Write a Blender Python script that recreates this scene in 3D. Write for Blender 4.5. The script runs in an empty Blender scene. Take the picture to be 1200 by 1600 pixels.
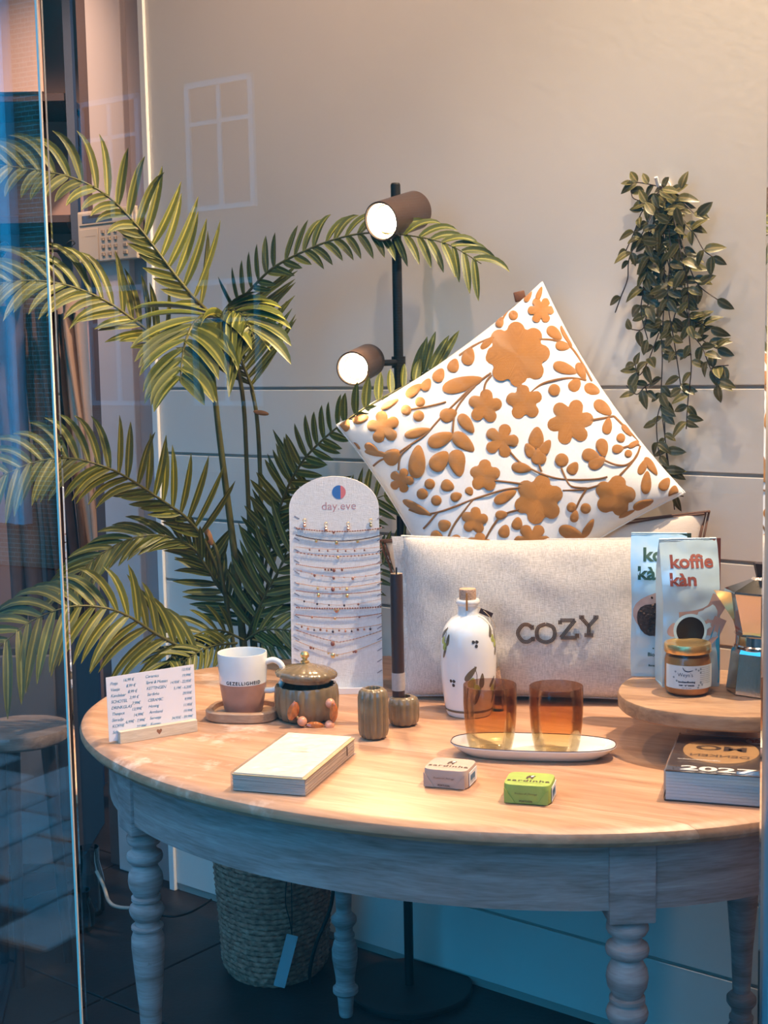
import bpy, bmesh, math, random
from mathutils import Vector, Matrix, noise
R_ = random.Random(7)
PI = math.pi
sc = bpy.context.scene
# ------------------------------------------------------------------ camera
F, PITCH, ROLL, CH = 2158.44, .1087, -.0189, 1.3551      # focal length in px of a 1200x1600 frame, metres
fw = Vector((0, math.cos(PITCH), -math.sin(PITCH))); rt = Vector((1, 0, 0)); up = rt.cross(fw)
cr, sr = math.cos(ROLL), math.sin(ROLL)
CR = rt*cr + up*sr; CU = rt*-sr + up*cr; CO = Vector((0, 0, CH))
cam_d = bpy.data.cameras.new('camera'); cam = bpy.data.objects.new('camera', cam_d)
sc.collection.objects.link(cam)
m3 = Matrix((CR, CU, -fw)).transposed(); cam.matrix_world = Matrix.Translation(CO) @ m3.to_4x4()
cam_d.sensor_fit = 'VERTICAL'; cam_d.sensor_height = 36; cam_d.lens = F/1600*36
cam_d.clip_start = .05; cam_d.clip_end = 200
sc.camera = cam
# ------------------------------------------------------------------ exposure, sky, ceiling spots, added fill spots
sc.view_settings.view_transform = 'Standard'; sc.view_settings.look = 'None'
sc.view_settings.gamma = 1; sc.view_settings.use_curve_mapping = False
sc.view_settings.exposure = 0.0
w = bpy.data.worlds.new('sky'); sc.world = w; w.use_nodes = True
bg = w.node_tree.nodes['Background']; bg.inputs[0].default_value = (.012, .27, .58, 1); bg.inputs[1].default_value = 6.0

def aim(o, target):
    d = Vector(target) - o.location
    o.rotation_euler = d.to_track_quat('-Z', 'Y').to_euler()
def spot(name, loc, target, power, color, size=60, blend=.6, rad=.03):
    l = bpy.data.lights.new(name, 'SPOT'); l.energy = power; l.color = color
    l.spot_size = math.radians(size); l.spot_blend = blend; l.shadow_soft_size = rad
    o = bpy.data.objects.new(name, l); sc.collection.objects.link(o); o.location = loc; aim(o, target); return o
WARM = (1, .74, .50)
spot('ceiling_spot', (.95, 2.12, 2.98), (.60, 2.6, 1.85), 370, WARM, 115, .8, .025)
spot('ceiling_spot', (.25, 1.80, 2.98), (.22, 2.3, .75), 58, WARM, 75, .8, .025)
spot('ceiling_spot', (-.55, 2.2, 2.98), (-.5, 3.2, 1.3), 40, (1, .62, .44), 110, .9, .03)
spot('ceiling_spot', (-.55, 3.80, 2.85), (-1.2, 4.25, 1.2), 190, (1, .66, .48), 85, .8, .04)  # added fill to warm the shelving behind the wall
spot('apron_fill_spot', (-.25, .75, 2.7), (-.1, 1.8, .5), 16, (1, .66, .48), 70, .8, .04)  # warm fill added outside to light the apron front
spot('ceiling_spot', (-1.08, 3.05, 2.9), (-1.02, 4.2, 1.3), 130, (1, .66, .48), 58, .9, .05)  # warm fill added for the shop corner at the left
LAMP_POWER = (26, 24)

# ------------------------------------------------------------------ geometry of the view, used to measure places
def ray(x, y): return fw + CR*((x-600)/F) - CU*((y-800)/F)
def atz(x, y, z):
    d = ray(x, y); return CO + d*((z-CH)/d.z)
def aty(x, y, Y):
    d = ray(x, y); return CO + d*(Y/d.y)
def pr(P):
    q = Vector(P)-CO; z = q.dot(fw); return Vector((600+F*q.dot(CR)/z, 800-F*q.dot(CU)/z))
WU = Vector((math.cos(.6734), -math.sin(.6734), 0))       # along the back wall, to the right
WN = Vector((-math.sin(.6734), -math.cos(.6734), 0))      # out of the back wall, to the room
W0 = Vector((.3, 2.7775, 0))
def wall_t(px, py=800, off=0):
    d = ray(px, py); k = ((W0+WN*off-CO).dot(WN))/d.dot(WN); return (CO+d*k-W0).dot(WU)
def atw(px, py, off=0):
    d = ray(px, py); k = ((W0+WN*off-CO).dot(WN))/d.dot(WN); return CO+d*k

# ------------------------------------------------------------------ materials
def nodes(name):
    m = bpy.data.materials.new(name); m.use_nodes = True; nt = m.node_tree
    return m, nt, nt.nodes['Principled BSDF']
def N(nt, t, **k):
    n = nt.nodes.new(t)
    for a, v in k.items():
        if a in n.inputs.keys(): n.inputs[a].default_value = v
        else: setattr(n, a, v)
    return n
def L(nt, a, ao, b, bi): nt.links.new(a.outputs[ao], b.inputs[bi])
def C4(c): return (c[0], c[1], c[2], 1)
def coords(nt, kind='Object', scale=(1, 1, 1), rot=(0, 0, 0)):
    tc = N(nt, 'ShaderNodeTexCoord'); mp = N(nt, 'ShaderNodeMapping')
    mp.inputs['Scale'].default_value = scale; mp.inputs['Rotation'].default_value = rot
    L(nt, tc, kind, mp, 'Vector'); return mp
def ramp(nt, stops):
    r = N(nt, 'ShaderNodeValToRGB'); e = r.color_ramp.elements
    e[0].position, e[0].color = stops[0][0], C4(stops[0][1]); e[1].position, e[1].color = stops[-1][0], C4(stops[-1][1])
    for p, c in stops[1:-1]:
        q = e.new(p); q.color = C4(c)
    return r
MATS = {}
def mat(name, col, rough=.5, metal=0, var=0, vs=20, bump=0, bs=200, spec=.5, coat=0, trans=0, ior=1.45, sheen=0, stretch=(1, 1, 1), objvar=0, emis=None, es=0, sss=0):
    if name in MATS: return MATS[name]
    m, nt, b = nodes(name); b.inputs['Base Color'].default_value = C4(col); b.inputs['Roughness'].default_value = rough
    b.inputs['Metallic'].default_value = metal; b.inputs['Specular IOR Level'].default_value = spec
    b.inputs['Coat Weight'].default_value = coat; b.inputs['Coat Roughness'].default_value = .05
    b.inputs['Transmission Weight'].default_value = trans; b.inputs['IOR'].default_value = ior
    b.inputs['Sheen Weight'].default_value = sheen
    if sss: b.inputs['Subsurface Weight'].default_value = sss; b.inputs['Subsurface Scale'].default_value = .01
    if emis: b.inputs['Emission Color'].default_value = C4(emis); b.inputs['Emission Strength'].default_value = es
    if var or bump: mp = coords(nt, 'Object', stretch)
    last = None
    if var:
        n = N(nt, 'ShaderNodeTexNoise'); n.inputs['Scale'].default_value = vs; n.inputs['Detail'].default_value = 4
        L(nt, mp, 0, n, 'Vector')
        r = ramp(nt, [(.3, [c*(1-var) for c in col]), (.7, [min(1, c*(1+var)) for c in col])]); L(nt, n, 0, r, 0); last = r
        L(nt, r, 0, b, 'Base Color')
    if objvar:
        oi = N(nt, 'ShaderNodeObjectInfo'); hs = N(nt, 'ShaderNodeHueSaturation'); mr = N(nt, 'ShaderNodeMapRange')
        mr.inputs['To Min'].default_value = 1-objvar; mr.inputs['To Max'].default_value = 1+objvar
        L(nt, oi, 'Random', mr, 0); L(nt, mr, 0, hs, 'Value')
        if last: L(nt, last, 0, hs, 'Color')
        else: hs.inputs['Color'].default_value = C4(col)
        L(nt, hs, 0, b, 'Base Color')
    if bump:
        n = N(nt, 'ShaderNodeTexNoise'); n.inputs['Scale'].default_value = bs; n.inputs['Detail'].default_value = 3
        L(nt, mp, 0, n, 'Vector'); bp = N(nt, 'ShaderNodeBump'); bp.inputs['Strength'].default_value = bump; bp.inputs['Distance'].default_value = .002
        L(nt, n, 0, bp, 'Height'); L(nt, bp, 0, b, 'Normal')
    MATS[name] = m; return m

def wood(name, c1, c2, c3, scale=1, axis=(1, 12, 12), rough=.45, wear=None, bump=.15, rot=(0, 0, 0), wearmix=.5, wscale=5, objvar=.06):
    m, nt, b = nodes(name); mp = coords(nt, 'Object', tuple(scale*a for a in axis), rot)
    oi = N(nt, 'ShaderNodeObjectInfo'); ad = N(nt, 'ShaderNodeVectorMath', operation='ADD')
    sclr = N(nt, 'ShaderNodeVectorMath', operation='SCALE'); sclr.inputs['Scale'].default_value = 7
    cb = N(nt, 'ShaderNodeCombineXYZ')
    for i in range(3): L(nt, oi, 'Random', cb, i)
    L(nt, cb, 0, sclr, 0); L(nt, mp, 0, ad, 0); L(nt, sclr, 0, ad, 1)
    n = N(nt, 'ShaderNodeTexNoise'); n.inputs['Scale'].default_value = 2.2; n.inputs['Detail'].default_value = 8; n.inputs['Roughness'].default_value = .62; n.inputs['Distortion'].default_value = .6
    L(nt, ad, 0, n, 'Vector')
    r = ramp(nt, [(.3, c1), (.5, c2), (.72, c3)]); L(nt, n, 0, r, 0)
    n2 = N(nt, 'ShaderNodeTexNoise'); n2.inputs['Scale'].default_value = 14; n2.inputs['Detail'].default_value = 5; L(nt, ad, 0, n2, 'Vector')
    mx = N(nt, 'ShaderNodeMixRGB', blend_type='MULTIPLY'); mx.inputs[0].default_value = .35
    r2 = ramp(nt, [(.35, (.55, .5, .45)), (.6, (1, 1, 1))]); L(nt, n2, 0, r2, 0); L(nt, r, 0, mx, 1); L(nt, r2, 0, mx, 2)
    out = mx
    if wear:
        tc = coords(nt, 'Object', (1, 1, 1)); n3 = N(nt, 'ShaderNodeTexNoise'); n3.inputs['Scale'].default_value = wscale; n3.inputs['Detail'].default_value = 7; n3.inputs['Roughness'].default_value = .7
        L(nt, tc, 0, n3, 'Vector'); r3 = ramp(nt, [(wearmix, (0, 0, 0)), (wearmix+.08, (1, 1, 1))]); L(nt, n3, 0, r3, 0)
        m4 = N(nt, 'ShaderNodeMixRGB'); L(nt, r3, 0, m4, 0); L(nt, out, 0, m4, 1); m4.inputs[2].default_value = C4(wear); out = m4
    hs = N(nt, 'ShaderNodeHueSaturation'); mr = N(nt, 'ShaderNodeMapRange'); mr.inputs['To Min'].default_value = 1-objvar; mr.inputs['To Max'].default_value = 1+objvar
    L(nt, oi, 'Random', mr, 0); L(nt, mr, 0, hs, 'Value'); L(nt, out, 0, hs, 'Color'); L(nt, hs, 0, b, 'Base Color')
    bp = N(nt, 'ShaderNodeBump'); bp.inputs['Strength'].default_value = bump; bp.inputs['Distance'].default_value = .001; L(nt, n2, 0, bp, 'Height'); L(nt, bp, 0, b, 'Normal')
    b.inputs['Roughness'].default_value = rough; MATS[name] = m; return m

def weave(name, col, rough=.9, sc_=900, bump=.5, var=.12):
    m, nt, b = nodes(name); b.inputs['Roughness'].default_value = rough; b.inputs['Sheen Weight'].default_value = .2
    mp = coords(nt, 'Object'); w1 = N(nt, 'ShaderNodeTexNoise'); w1.inputs['Scale'].default_value = 1; w1.inputs['Detail'].default_value = 2
    mpa = coords(nt, 'Object', (sc_*.12, sc_, sc_)); mpb = coords(nt, 'Object', (sc_, sc_*.2, sc_*.12)); w2 = N(nt, 'ShaderNodeTexNoise'); w2.inputs['Scale'].default_value = 1
    L(nt, mpa, 0, w1, 'Vector'); L(nt, mpb, 0, w2, 'Vector')
    ad = N(nt, 'ShaderNodeMath', operation='ADD'); L(nt, w1, 0, ad, 0); L(nt, w2, 0, ad, 1)
    r = ramp(nt, [(.38, [c*(1-var*1.6) for c in col]), (.62, [min(1, c*(1+var*.5)) for c in col])])
    hf = N(nt, 'ShaderNodeMath', operation='MULTIPLY'); hf.inputs[1].default_value = .5; L(nt, ad, 0, hf, 0); L(nt, hf, 0, r, 0); L(nt, r, 0, b, 'Base Color')
    bp = N(nt, 'ShaderNodeBump'); bp.inputs['Strength'].default_value = bump; bp.inputs['Distance'].default_value = .0006; L(nt, ad, 0, bp, 'Height'); L(nt, bp, 0, b, 'Normal')
    MATS[name] = m; return m

def glass_sheet(name, tint, refl=1.0, rough=.0):
    m = bpy.data.materials.new(name); m.use_nodes = True; nt = m.node_tree; nt.nodes.clear()
    o = N(nt, 'ShaderNodeOutputMaterial'); mx = N(nt, 'ShaderNodeMixShader'); t = N(nt, 'ShaderNodeBsdfTransparent'); g = N(nt, 'ShaderNodeBsdfGlossy')
    fr = N(nt, 'ShaderNodeFresnel'); fr.inputs[0].default_value = 1.5; mm = N(nt, 'ShaderNodeMath', operation='MULTIPLY'); mm.inputs[1].default_value = refl
    t.inputs[0].default_value = C4(tint); g.inputs['Roughness'].default_value = rough; g.inputs['Color'].default_value = (1, 1, 1, 1)
    L(nt, fr, 0, mm, 0); L(nt, mm, 0, mx, 0); L(nt, t, 0, mx, 1); L(nt, g, 0, mx, 2); L(nt, mx, 0, o, 0); MATS[name] = m; return m

def leaf_mat(name, c1, c2, mid, rough=.42, objvar=.25):
    m, nt, b = nodes(name); tc = N(nt, 'ShaderNodeTexCoord'); sp = N(nt, 'ShaderNodeSeparateXYZ'); L(nt, tc, 'UV', sp, 0)
    # u: across (0..1, .5 = midrib), v: along
    a = N(nt, 'ShaderNodeMath', operation='SUBTRACT'); L(nt, sp, 0, a, 0); a.inputs[1].default_value = .5
    ab = N(nt, 'ShaderNodeMath', operation='ABSOLUTE'); L(nt, a, 0, ab, 0)
    r = ramp(nt, [(.0, mid), (.06, mid), (.11, c1), (.36, c1), (.42, c2), (.5, c2)]); L(nt, ab, 0, r, 0)
    mp = coords(nt, 'Object', (60, 60, 60)); n = N(nt, 'ShaderNodeTexNoise'); n.inputs['Scale'].default_value = 1; L(nt, mp, 0, n, 'Vector')
    oi = N(nt, 'ShaderNodeObjectInfo'); hs = N(nt, 'ShaderNodeHueSaturation'); ad = N(nt, 'ShaderNodeMath', operation='ADD'); L(nt, oi, 'Random', ad, 0); L(nt, n, 0, ad, 1)
    mr = N(nt, 'ShaderNodeMapRange'); mr.inputs['From Max'].default_value = 2; mr.inputs['To Min'].default_value = 1-objvar; mr.inputs['To Max'].default_value = 1+objvar
    L(nt, ad, 0, mr, 0); L(nt, mr, 0, hs, 'Value'); L(nt, r, 0, hs, 'Color'); L(nt, hs, 0, b, 'Base Color'); b.inputs['Roughness'].default_value = rough
    b.inputs['Transmission Weight'].default_value = 0; MATS[name] = m; return m

# ------------------------------------------------------------------ mesh helpers
def J(*parts):
    V, Fc = [], []
    for v, f in parts:
        o = len(V); V += [tuple(p) for p in v]; Fc += [tuple(i+o for i in q) for q in f]
    return V, Fc
def X(vf, loc=(0, 0, 0), rot=None, scale=None):
    M = Matrix.Translation(loc)
    if rot is not None: M = M @ (rot.to_4x4() if isinstance(rot, Matrix) else Matrix.Rotation(rot[0], 4, 'X') @ Matrix.Rotation(rot[1], 4, 'Y') @ Matrix.Rotation(rot[2], 4, 'Z'))
    if scale is not None: M = M @ Matrix.Diagonal((*scale, 1))
    return [tuple(M @ Vector(p)) for p in vf[0]], vf[1]
def box(x0, x1, y0, y1, z0, z1):
    return [(x, y, z) for z in (z0, z1) for y in (y0, y1) for x in (x0, x1)], [(0, 2, 3, 1), (4, 5, 7, 6), (0, 1, 5, 4), (2, 6, 7, 3), (0, 4, 6, 2), (1, 3, 7, 5)]
def bbox(x0, x1, y0, y1, z0, z1, r=.002, seg=2):
    v, f = box(x0, x1, y0, y1, z0, z1); bm = bmesh.new(); vs = [bm.verts.new(p) for p in v]
    for q in f: bm.faces.new([vs[i] for i in q])
    bmesh.ops.bevel(bm, geom=bm.edges[:], offset=r, segments=seg, profile=.5, affect='EDGES')
    bm.verts.ensure_lookup_table(); V = [tuple(p.co) for p in bm.verts]; Fc = [tuple(p.index for p in q.verts) for q in bm.faces]; bm.free(); return V, Fc
def lathe(prof, n=48, fl=None, ax=1, ay=1, cap=True):
    V, Fc = [], []; 
    for k, (r, z) in enumerate(prof):
        for i in range(n):
            a = 2*PI*i/n; rr = r*(1+(fl(a, z, k) if fl else 0)); V.append((rr*math.cos(a)*ax, rr*math.sin(a)*ay, z))
    for k in range(len(prof)-1):
        for i in range(n):
            j = (i+1) % n; Fc.append((k*n+i, k*n+j, (k+1)*n+j, (k+1)*n+i))
    if cap and prof[0][0] > 1e-6: Fc.append(tuple(range(n-1, -1, -1)))
    if cap and prof[-1][0] > 1e-6: Fc.append(tuple((len(prof)-1)*n+i for i in range(n)))
    return V, Fc
def smoothp(pts, k=6):
    pts = [tuple(p) for p in pts]; P = [pts[0]]+pts+[pts[-1]]; out = []; D = len(pts[0])
    for i in range(1, len(P)-2):
        for s in range(k):
            t = s/k; out.append(tuple(.5*((2*P[i][d])+(-P[i-1][d]+P[i+1][d])*t+(2*P[i-1][d]-5*P[i][d]+4*P[i+1][d]-P[i+2][d])*t*t+(-P[i-1][d]+3*P[i][d]-3*P[i+1][d]+P[i+2][d])*t**3) for d in range(D)))
    out.append(pts[-1]); return out
def tube(path, r, n=8, closed=False):
    P = [Vector(p) for p in path]; m = len(P); V, Fc = [], []
    rr = r if isinstance(r, (list, tuple)) else [r]*m
    ref = None
    for i, p in enumerate(P):
        if closed: t = (P[(i+1) % m]-P[i-1]).normalized()
        else: t = (P[min(i+1, m-1)]-P[max(i-1, 0)]).normalized()
        if ref is None: ref = t.orthogonal().normalized()
        ref = (ref-t*ref.dot(t)).normalized(); b = t.cross(ref)
        for k in range(n):
            a = 2*PI*k/n; V.append(tuple(p+(ref*math.cos(a)+b*math.sin(a))*rr[i]))
    for i in range(m if closed else m-1):
        i2 = (i+1) % m
        for k in range(n):
            k2 = (k+1) % n; Fc.append((i*n+k, i*n+k2, i2*n+k2, i2*n+k))
    if not closed: Fc += [tuple(range(n-1, -1, -1)), tuple((m-1)*n+k for k in range(n))]
    return V, Fc
def ball(r, c=(0, 0, 0), n=10, m=6, s=(1, 1, 1)):
    prof = [(r*math.sin(PI*k/m), -r*math.cos(PI*k/m)) for k in range(m+1)]; prof[0] = (0.0001*r, -r); prof[-1] = (0.0001*r, r)
    return X(lathe(prof, n), c, None, s)
def prism(pts, d0, d1):      # 2D outline (x,z) -> solid between y=d0 and y=d1
    n = len(pts); V = [(x, d0, z) for x, z in pts]+[(x, d1, z) for x, z in pts]
    return V, [tuple(range(n)), tuple(range(2*n-1, n-1, -1))]+[(i, i+n, (i+1) % n+n, (i+1) % n) for i in range(n)]

def obj(name, vf, m, parent=None, smooth=30, uv=None, loc=None, rotz=0, label=None, kind=None):
    me = bpy.data.meshes.new(name); me.from_pydata([tuple(p) for p in vf[0]], [], vf[1]); me.update()
    if uv:
        lay = me.uv_layers.new(name='UVMap')
        for l in me.loops: lay.data[l.index].uv = uv[l.vertex_index]
    bm = bmesh.new(); bm.from_mesh(me); bmesh.ops.recalc_face_normals(bm, faces=bm.faces[:]); bm.to_mesh(me); bm.free()
    if smooth:
        me.polygons.foreach_set('use_smooth', [True]*len(me.polygons)); me.set_sharp_from_angle(angle=math.radians(smooth))
    if isinstance(m, (list, tuple)):
        for q in m: me.materials.append(q)
    else: me.materials.append(m)
    o = bpy.data.objects.new(name, me); sc.collection.objects.link(o)
    if parent: o.parent = parent
    if loc is not None: o.location = loc
    if rotz: o.rotation_euler.z = rotz
    if label: o['label'] = label
    if kind: o['kind'] = kind
    return o
def thing(name, label, cat, loc=(0, 0, 0), rotz=0, group=None, rot=None):
    o = bpy.data.objects.new(name, None); sc.collection.objects.link(o); o.empty_display_size = .05
    o.location = loc; o.rotation_euler = rot.to_euler() if rot is not None else (0, 0, rotz)
    o['label'] = label; o['category'] = cat
    if group: o['group'] = group
    return o
def tag(o, label, cat, group=None):
    o['label'] = label; o['category'] = cat
    if group: o['group'] = group
    return o
def struct(name, loc=(0, 0, 0), rotz=0):
    o = bpy.data.objects.new(name, None); sc.collection.objects.link(o); o.location = loc; o.rotation_euler.z = rotz; o['kind'] = 'structure'; return o
def share(src, name, parent, mw=None):
    o = bpy.data.objects.new(name, src if isinstance(src, bpy.types.Mesh) else src.data); sc.collection.objects.link(o); o.parent = parent
    if mw is not None: o.matrix_local = mw
    return o
def frame(origin, xdir, zdir):       # matrix with local x along xdir, z near zdir, -y towards the viewer side
    x = xdir.normalized(); y = zdir.cross(x).normalized(); z = x.cross(y); 
    return Matrix((x, y, z)).transposed()
def text(s, size, ext=.0003, bold=0, shear=0, sx=1, spacing=1, align='CENTER'):
    c = bpy.data.curves.new('t', 'FONT'); c.body = s; c.size = size; c.extrude = 0; c.offset = bold; c.shear = shear; c.space_character = spacing
    c.align_x = align; c.resolution_u = 3; o = bpy.data.objects.new('t', c); sc.collection.objects.link(o)
    dg = bpy.context.evaluated_depsgraph_get(); me = bpy.data.meshes.new_from_object(o.evaluated_get(dg))
    V = [(v.co.x*sx, 0, v.co.y) for v in me.vertices]; Fc = [tuple(p.vertices) for p in me.polygons]
    bpy.data.objects.remove(o); bpy.data.curves.remove(c); bpy.data.meshes.remove(me)
    return V, Fc          # lies in the x-z plane, facing -y
def disc2(cx, cz, r, n=20, rz=None, y=0):
    return [(cx, y, cz)]+[(cx+r*math.cos(2*PI*i/n), y, cz+(rz or r)*math.sin(2*PI*i/n)) for i in range(n)], [(0, 1+(i+1) % n, 1+i) for i in range(n)]
def ring2(cx, cz, r0, r1, n=28, y=0):
    V = [(cx+r*math.cos(2*PI*i/n), y, cz+r*math.sin(2*PI*i/n)) for r in (r0, r1) for i in range(n)]
    return V, [(i, (i+1) % n, n+(i+1) % n, n+i) for i in range(n)]
def poly2(pts, y=0): return [(x, y, z) for x, z in pts], [tuple(range(len(pts)))]
def strip2(pts, w, y=0, taper=False):
    V, Fc = [], []; n = len(pts)
    for i, p in enumerate(pts):
        a = Vector(pts[max(0, i-1)]); b = Vector(pts[min(n-1, i+1)]); t = (b-a).normalized(); s = Vector((-t.y, t.x)); k = w*.5*((1-abs(2*i/(n-1)-1)**2)**.5+.05 if taper else 1)
        V += [(p[0]+s.x*k, y, p[1]+s.y*k), (p[0]-s.x*k, y, p[1]-s.y*k)]
    return V, [(2*i, 2*i+1, 2*i+3, 2*i+2) for i in range(n-1)]
def cylmap(vf, r, off=.0004, a0=-PI/2, rz=None):    # wrap x-z plane art on an upright cylinder
    V = []
    for x, y, z in vf[0]:
        R = (rz(z) if rz else r)+off-y; a = a0+x/(rz(z) if rz else r); V.append((R*math.cos(a), R*math.sin(a), z))
    return V, vf[1]
def flat_top(vf, z): return [(x, y2, z) for x, _, y2 in vf[0]], vf[1]      # x-z art laid on a horizontal plane

# colours
white_paint = mat('painted_wall', (.76, .71, .65), .55, var=.02, vs=3, bump=.12, bs=60)
shadow_taupe = mat('shadow_band_taupe', (.36, .29, .28), .6, var=.05, vs=4)  # shade on the pillar put into the colour of one strip
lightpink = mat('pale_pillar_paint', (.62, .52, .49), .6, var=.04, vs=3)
white_gloss = mat('white_lacquer', (.85, .83, .8), .35)
black_metal = mat('black_metal', (.012, .010, .010), .42, metal=.3, bump=.05, bs=400)
dark_metal = mat('grey_frame_paint', (.22, .24, .26), .35)

# ================================================================== SETTING
# floor of large dark tiles
fl = struct('floor')
tile_m = mat('dark_slate_tile', (.020, .016, .017), .45, var=.35, vs=7, bump=.2, bs=90, objvar=.3)
lnx = lambda y: -.37-.588*(y-1.56)
def flatpoly(pts, z0, z1):
    n = len(pts); return [(x, y, z) for z in (z0, z1) for x, y in pts], [tuple(range(n-1, -1, -1)), tuple(range(n, 2*n))]+[(i, (i+1) % n, n+(i+1) % n, n+i) for i in range(n)]
obj('subfloor', flatpoly([(2.4, 1.45), (2.4, 7), (lnx(7), 7), (lnx(1.45), 1.45)], -.05, -.006), mat('dark_grout', (.10, .09, .09), .8), fl)
tm = None
Rw = Matrix((WU, -WN, Vector((0, 0, 1)))).transposed()
for i in range(-7, 4):
    for j in range(-5, 2):
        c = W0+WU*(i*.6+.13)-WN*(j*.6-.22)
        if not (1.5 < c.y < 6.5 and lnx(c.y)-.05 < c.x < 2.2): continue
        if tm is None: tm = obj('tile', bbox(-.2975, .2975, -.2975, .2975, -.012, 0, .0015, 1), tile_m, fl, 15); t = tm
        else: t = share(tm, 'tile', fl)
        t.matrix_local = Matrix.Translation(c) @ Rw.to_4x4()
# back wall of grooved panels
T0 = wall_t(248, 600); T1 = 1.6
wb = struct('wall_back')
def wbox(t0, t1, n0, n1, z0, z1, r=.002):
    v, f = bbox(t0, t1, n0, n1, z0, z1, r, 2) if r else box(t0, t1, n0, n1, z0, z1)
    return [tuple(W0+WU*p[0]+WN*p[1]+Vector((0, 0, p[2]))) for p in v], f
obj('backing_board', wbox(T0, T1, -.05, -.006, 0, 3.1, 0), mat('panel_groove', (.42, .36, .32), .7), wb)
ZG = [1.297-.16*k for k in range(9)]
zt = 3.1
for z in ZG:
    obj('panel', wbox(T0, T1, -.0058, 0, z+.0032, zt, .0015), white_paint, wb, 15); zt = z-.0032
t = obj('trim_1', wbox(wall_t(241, 600)-.004, T0-.0005, -.05, .008, 0, 3.1, .002), white_gloss, None, 15); t['kind'] = 'structure'
# shadow band left of the panels as a darker strip, pale pillar, and its dark return
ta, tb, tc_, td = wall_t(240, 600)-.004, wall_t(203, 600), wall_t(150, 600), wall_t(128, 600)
t = obj('wall_shadow_band', wbox(tb, ta, -.09, -.03, 0, 3.1, .001), shadow_taupe, None, 15); t['kind'] = 'structure'
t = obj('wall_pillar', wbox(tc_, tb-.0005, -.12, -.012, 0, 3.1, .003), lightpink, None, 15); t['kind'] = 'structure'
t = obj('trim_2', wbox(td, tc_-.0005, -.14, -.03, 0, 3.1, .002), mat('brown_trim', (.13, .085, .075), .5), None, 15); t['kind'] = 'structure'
# shell
ceil = obj('ceiling', flatpoly([(2.4, 1.45), (2.4, 7), (lnx(7)-.1, 7), (lnx(1.45)-.1, 1.45)], 3.1, 3.2), mat('ceiling_paint', (.50, .42, .36), .8)); ceil['kind'] = 'structure'
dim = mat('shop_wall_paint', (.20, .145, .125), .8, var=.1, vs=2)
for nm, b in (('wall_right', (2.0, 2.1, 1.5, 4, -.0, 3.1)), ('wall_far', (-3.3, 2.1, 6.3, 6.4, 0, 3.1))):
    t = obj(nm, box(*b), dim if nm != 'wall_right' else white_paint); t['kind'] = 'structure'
# shop glass: front pane and angled side pane meeting in a polished corner
GY = 1.56
cx0 = aty(92, 800, GY).x
pane = glass_sheet('window_glass', (.95, .97, .975), .85)
w1 = struct('window_1'); obj('pane', box(cx0+.006, .4318, GY-.004, GY+.004, .0, 3.1), pane, w1, smooth=0)
w2 = struct('window_2'); sd = Vector((-.5, .85, 0)).normalized(); sn = Vector((sd.y, -sd.x, 0))
pane2 = glass_sheet('side_glass', (.92, .94, .95), .26)
cpt = Vector((cx0, GY, 0))
def sbox(a0, a1, b0, b1, z0, z1):
    v, f = box(a0, a1, b0, b1, z0, z1); return [tuple(cpt+sd*p[0]+sn*p[1]+Vector((0, 0, p[2]))) for p in v], f
obj('pane', sbox(.006, 3.3, -.004, .004, 0, 3.1), pane2, w2, smooth=0)
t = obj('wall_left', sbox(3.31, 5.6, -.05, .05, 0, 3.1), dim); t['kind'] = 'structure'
ed = obj('trim_3', box(cx0-.0009, cx0+.0009, GY-.004, GY+.004, 0, 3.1), mat('polished_glass_edge', (.62, .50, .42), .5, spec=.2)); ed['kind'] = 'structure'
t = struct('trim_4')
px_ = aty(1190, 900, GY).x+.006
obj('post', bbox(px_, px_+.05, GY-.02, GY+.02, 0, 3.1, .003), dark_metal, t); obj('glazing_bead', bbox(px_+.012, px_+.018, GY-.026, GY-.018, 0, 3.1, .001), mat('light_bead', (.3, .42, .5), .3, metal=.5), t)
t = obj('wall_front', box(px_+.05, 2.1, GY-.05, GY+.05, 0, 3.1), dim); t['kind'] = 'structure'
t = obj('lintel', box(-3, 2.1, GY-.12, GY-.02, 2.25, 3.6), dim); t['kind'] = 'structure'  # unseen, brought down to keep blue sky light off the upper wall
t = obj('lintel_side', sbox(-.1, 5.6, -.12, -.02, 2.25, 3.6), dim); t['kind'] = 'structure'  # unseen, added to block sky light above the side pane

# ================================================================== OVAL TABLE
TA, TB, TH = .687, .504, .75
TC = Vector((.11, 2.2748, 0)); TR = math.radians(151.57-180)
top_wood = wood('oak_top', (.38, .19, .105), (.52, .285, .17), (.64, .39, .26), 1, (1.3, 13, 13), .42, wear=(.68, .48, .37), wearmix=.60, bump=.12)
edge_wood = top_wood
grey_wash = wood('whitewashed_wood', (.28, .19, .17), (.46, .335, .32), (.58, .47, .46), 1, (3, 3, 22), .6, wear=(.20, .085, .045), wearmix=.62, wscale=9, bump=.3)
apron_wash = wood('whitewashed_apron', (.28, .19, .165), (.44, .32, .30), (.58, .46, .44), 1, (2.5, 2.5, 26), .6, wear=(.27, .13, .075), wearmix=.64, wscale=7, bump=.25)
tb_ = thing('oval_table', 'large oval wooden table with pale worn top and whitewashed turned legs', 'table', TC, TR)
prof = [(-.030, .720), (-.018, .7205), (-.006, .724), (-.0005, .731), (0, .736), (-.003, .743), (-.010, .748), (-.022, TH)]
nE = 120; V = []; Fc = []
for k, (dr, z) in enumerate(prof):
    for i in range(nE):
        a = 2*PI*i/nE; V.append(((TA+dr)*math.cos(a), (TB+dr)*math.sin(a), z))
for k in range(len(prof)-1):
    for i in range(nE): j = (i+1) % nE; Fc.append((k*nE+i, k*nE+j, (k+1)*nE+j, (k+1)*nE+i))
Fc += [tuple(range(nE-1, -1, -1)), tuple((len(prof)-1)*nE+i for i in range(nE))]
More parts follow.
